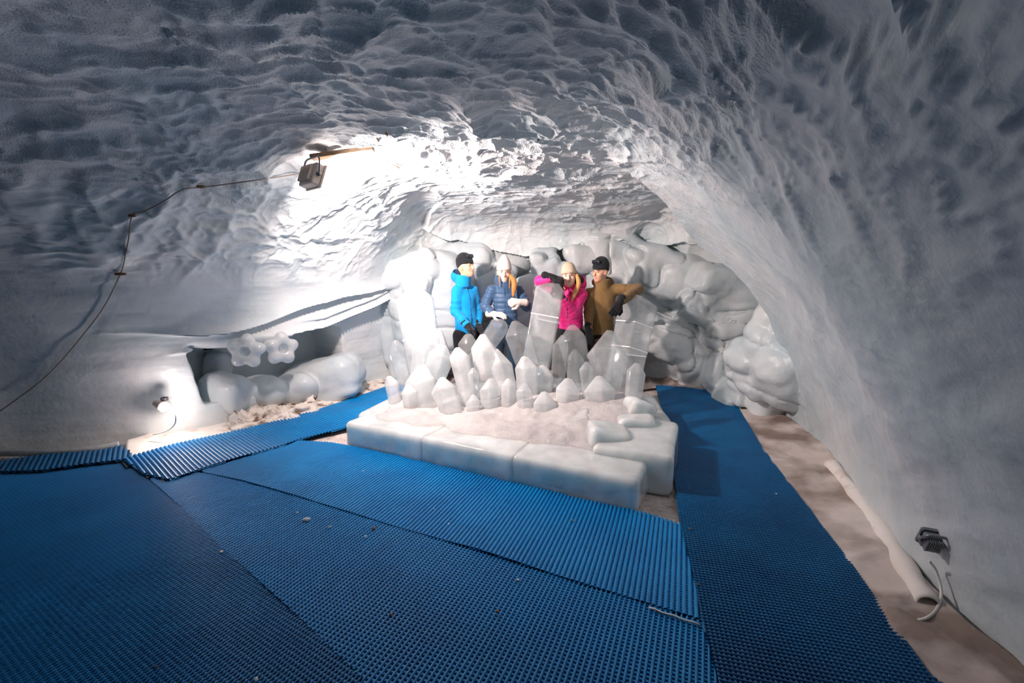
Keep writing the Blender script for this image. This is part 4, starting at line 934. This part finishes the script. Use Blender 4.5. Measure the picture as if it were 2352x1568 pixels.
PEOPLE = [
 dict(label='man in bright blue hooded jacket and black beanie, looking sideways', seed=1, foot=(-.60, 5.80, 0), skin='skin', hat='wool_k', jacket='j_blue', trousers='black', gloves='black', hem=.79,
      hf=(.86, -.48, .10), tf=(.62, -.78, 0), smile=1, goggles=(0, 0), hood=((0, -.075, .06), (.125, .105, .105), (0, .03, .055)), badge=((1081, 664, 5.6), 'white', .028), zip=1,
      J=dict(head=(1070, 614, 5.78), neck=(1064, 645, 5.80), hip=(1072, 765, 5.80), shR=(1050, 668, 5.74), shL=(1086, 668, 5.90), elR=(1046, 716, 5.68), elL=(1099, 718, 5.90), wrR=(1074, 748, 5.58), wrL=(1099, 748, 5.76), hdR=(1092, 764, 5.54), hdL=(1108, 768, 5.70)),
      handR=((0, -.3, -1), .45, 1.3), handL=((-.5, -.6, -.5), .45, 1.3, -1), deep=.76, broad=.95),
 dict(label='woman in slate blue down jacket, white beanie and cream gloves, long auburn hair', seed=2, foot=(-.09, 5.78, 0), skin='skin_pale', hat='wool_w', jacket='j_navy', trousers='navy_tr', gloves='wool_g', hem=.87, puff=.012, pitch=.062, collar=.085,
      hf=(.03, -.99, -.12), tf=(.02, -1, 0), hat_tall=.045, mouth=0, hs=.97, hood=((0, -.09, .055), (.13, .09, .085), (0, .05, .06)), broad=.93,
      J=dict(head=(1158, 626, 5.76), neck=(1158, 654, 5.78), hip=(1160, 762, 5.78), shR=(1130, 668, 5.78), shL=(1190, 668, 5.78), elR=(1114, 704, 5.74), elL=(1209, 703, 5.72), wrR=(1132, 721, 5.60), wrL=(1196, 694, 5.56), hdR=(1150, 722, 5.54), hdL=(1180, 693, 5.52)),
      handR=((.1, .3, -1), .25, 1.2), handL=((0, .6, -.6), .85, 1.25, -1),
      hair=[([(1172, 632, 5.68), (1180, 645, 5.64), (1181, 662, 5.62), (1178, 680, 5.62)], [.018, .034, .032, .012], 'hair'), ([(1146, 633, 5.66), (1147, 645, 5.65), (1147, 658, 5.65)], [.006, .008, .004], 'hair'), ([(1170, 632, 5.66), (1171, 645, 5.65), (1170, 662, 5.65)], [.007, .010, .006], 'hair')]),
 dict(label='woman in pink down jacket leaning her elbow on the tall tilted crystal', seed=3, foot=(.70, 5.72, 0), skin='skin_pale', hat='wool_b', jacket='j_pink', trousers='black', gloves='black', hem=.78, puff=.008, pitch=.05,
      hf=(-.16, -.96, .06), hup=(-.10, 0, 1), tf=(-.28, -.96, 0), hs=.98, hood=((-.05, -.085, .065), (.135, .10, .12), (0, .05, .06)), broad=.88, cuff=.05,
      J=dict(head=(1307, 636, 5.64), neck=(1311, 664, 5.70), hip=(1311, 765, 5.72), shR=(1289, 676, 5.70), shL=(1336, 676, 5.64), elR=(1240, 645, 5.52), elL=(1316, 722, 5.46), wrR=(1268, 637, 5.42), wrL=(1291, 684, 5.40), hdR=(1284, 642, 5.40), hdL=(1281, 664, 5.37)),
      handR=((.2, .5, -1), .7, 1.3), handL=((-.6, .5, .2), .7, 1.3, -1),
      hair=[([(1325, 632, 5.60), (1329, 650, 5.56), (1322, 670, 5.53), (1314, 690, 5.50)], [.018, .030, .032, .010], 'hair2'), ([(1293, 640, 5.56), (1294, 655, 5.56), (1300, 668, 5.56)], [.008, .010, .006], 'hair2')]),
 dict(label='man in olive brown jacket and black beanie with goggles, elbow on tall crystal', seed=4, foot=(1.12, 5.78, 0), skin='skin', hat='wool_k', jacket='j_brown', trousers='black', gloves='black', hem=.70, collar=.06, zip=0,
      hf=(-.74, -.62, -.16), hup=(.12, 0, 1), tf=(-.30, -.95, 0), smile=1, goggles=(0, 0), hood=((0, -.07, .03), (.14, .10, .08), (0, .05, .05)), broad=1.08, badge=((1386, 676, 5.55), 'black', .018),
      J=dict(head=(1379, 624, 5.72), neck=(1383, 654, 5.76), hip=(1376, 770, 5.78), shR=(1353, 674, 5.72), shL=(1410, 664, 5.78), elR=(1352, 726, 5.66), elL=(1466, 664, 5.56), wrR=(1352, 758, 5.58), wrL=(1424, 693, 5.12), hdR=(1354, 775, 5.56), hdL=(1415, 712, 5.06)),
      handR=((.6, .3, -.3), .4, 1.3), handL=((-.2, .8, -.2), .4, 1.25, -1)),
]
for sp_ in PEOPLE: person(sp_)

# ------------------------------------------------------------------ crumbs of snow and bits on the mats
r_ = random.Random(12)
M['crumb'] = simple('ice_crumb', (.80, .78, .77), .5); M['bit'] = simple('wood_chip', (.22, .12, .07), .8)
for i, (px, py, s_, k, lb) in enumerate([(705, 1190, 22, 0, 'largest white ice crumb on the near blue mats'), (682, 1176, 7, 0, 'tiny ice crumb just behind the largest crumb'), (512, 1263, 9, 0, 'white ice crumb lying on the long seam between corner mat and middle mat'),
   (858, 1212, 12, 1, 'darkest brown wood chip, on the seam in front of the plinth mat'), (838, 1233, 8, 0, 'ice crumb lying close beside the darkest wood chip'), (1313, 1197, 8, 1, 'small brown wood chip nearest the front corner of the ice plinth'),
   (1029, 1201, 7, 0, 'larger of two ice crumbs in the middle of the plinth mat'), (998, 1167, 5, 0, 'smaller of two ice crumbs in the middle of the plinth mat'), (1190, 1328, 6, 0, 'ice crumb just past the seam, between plinth mat and middle mat'),
   (900, 1408, 9, 1, 'pale brown chip on the middle mat, closer to the long seam'), (1139, 1407, 9, 1, 'brown chip on the middle mat, closer to the white cord'), (758, 1209, 8, 0, 'ice crumb between the largest crumb and the darkest wood chip'),
   (357, 1530, 6, 1, 'reddish chip lying alone on the shade-darkened corner mat'), (762, 1088, 4, 0, 'tiny ice speck on the mat near the tapered end of the plinth'), (722, 1092, 5, 1, 'brown speck on the mat in front of the striped runner'),
   (833, 1080, 6, 0, 'ice speck close to the rounded far end of the plinth front'), (586, 1563, 8, 0, 'ice crumb nearest the viewer, on the corner mat'), (1583, 1215, 7, 1, 'dark chip at the corner where runner and plinth mat meet'),
   (1782, 1133, 5, 0, 'white speck lying alone on the runner beside the curving wall'), (1605, 1345, 6, 1, 'brown chip at the runner edge beyond the white cord')]):
    c = G(px, py, .034 if px < 1540 else .042); s = s_ / 2 * .0022
    fl = lump_field([(c, np.array([s, s * 1.1, s * .55]), rotz(r_.uniform(0, 3)), .95)], amp=.004, fr=30, seed=900 + i); V, Fc = nets(fl, c - s * 1.7, c + s * 1.7, s / 3.2)
    if k == 0: tag(mesh_obj('ice_crumb', V, Fc, M['crumb']), lb, 'ice crumb', 'ice crumbs on the blue mats')
    else: tag(mesh_obj('wood_chip', V, Fc, M['bit']), lb, 'wood chip', 'wood chips on the blue mats')
m = MB(); a_, b_ = G(1490, 1395, .034), G(1608, 1435, .034); m.tube([a_ + (b_ - a_) * k / 8 + [0, 0, .003 * math.sin(k * 2)] for k in range(9)], .005, 6)
tag(m.build('white_cord', M['white_cable']), 'thin white cord lying in the seam between two mats by the runner', 'cord')
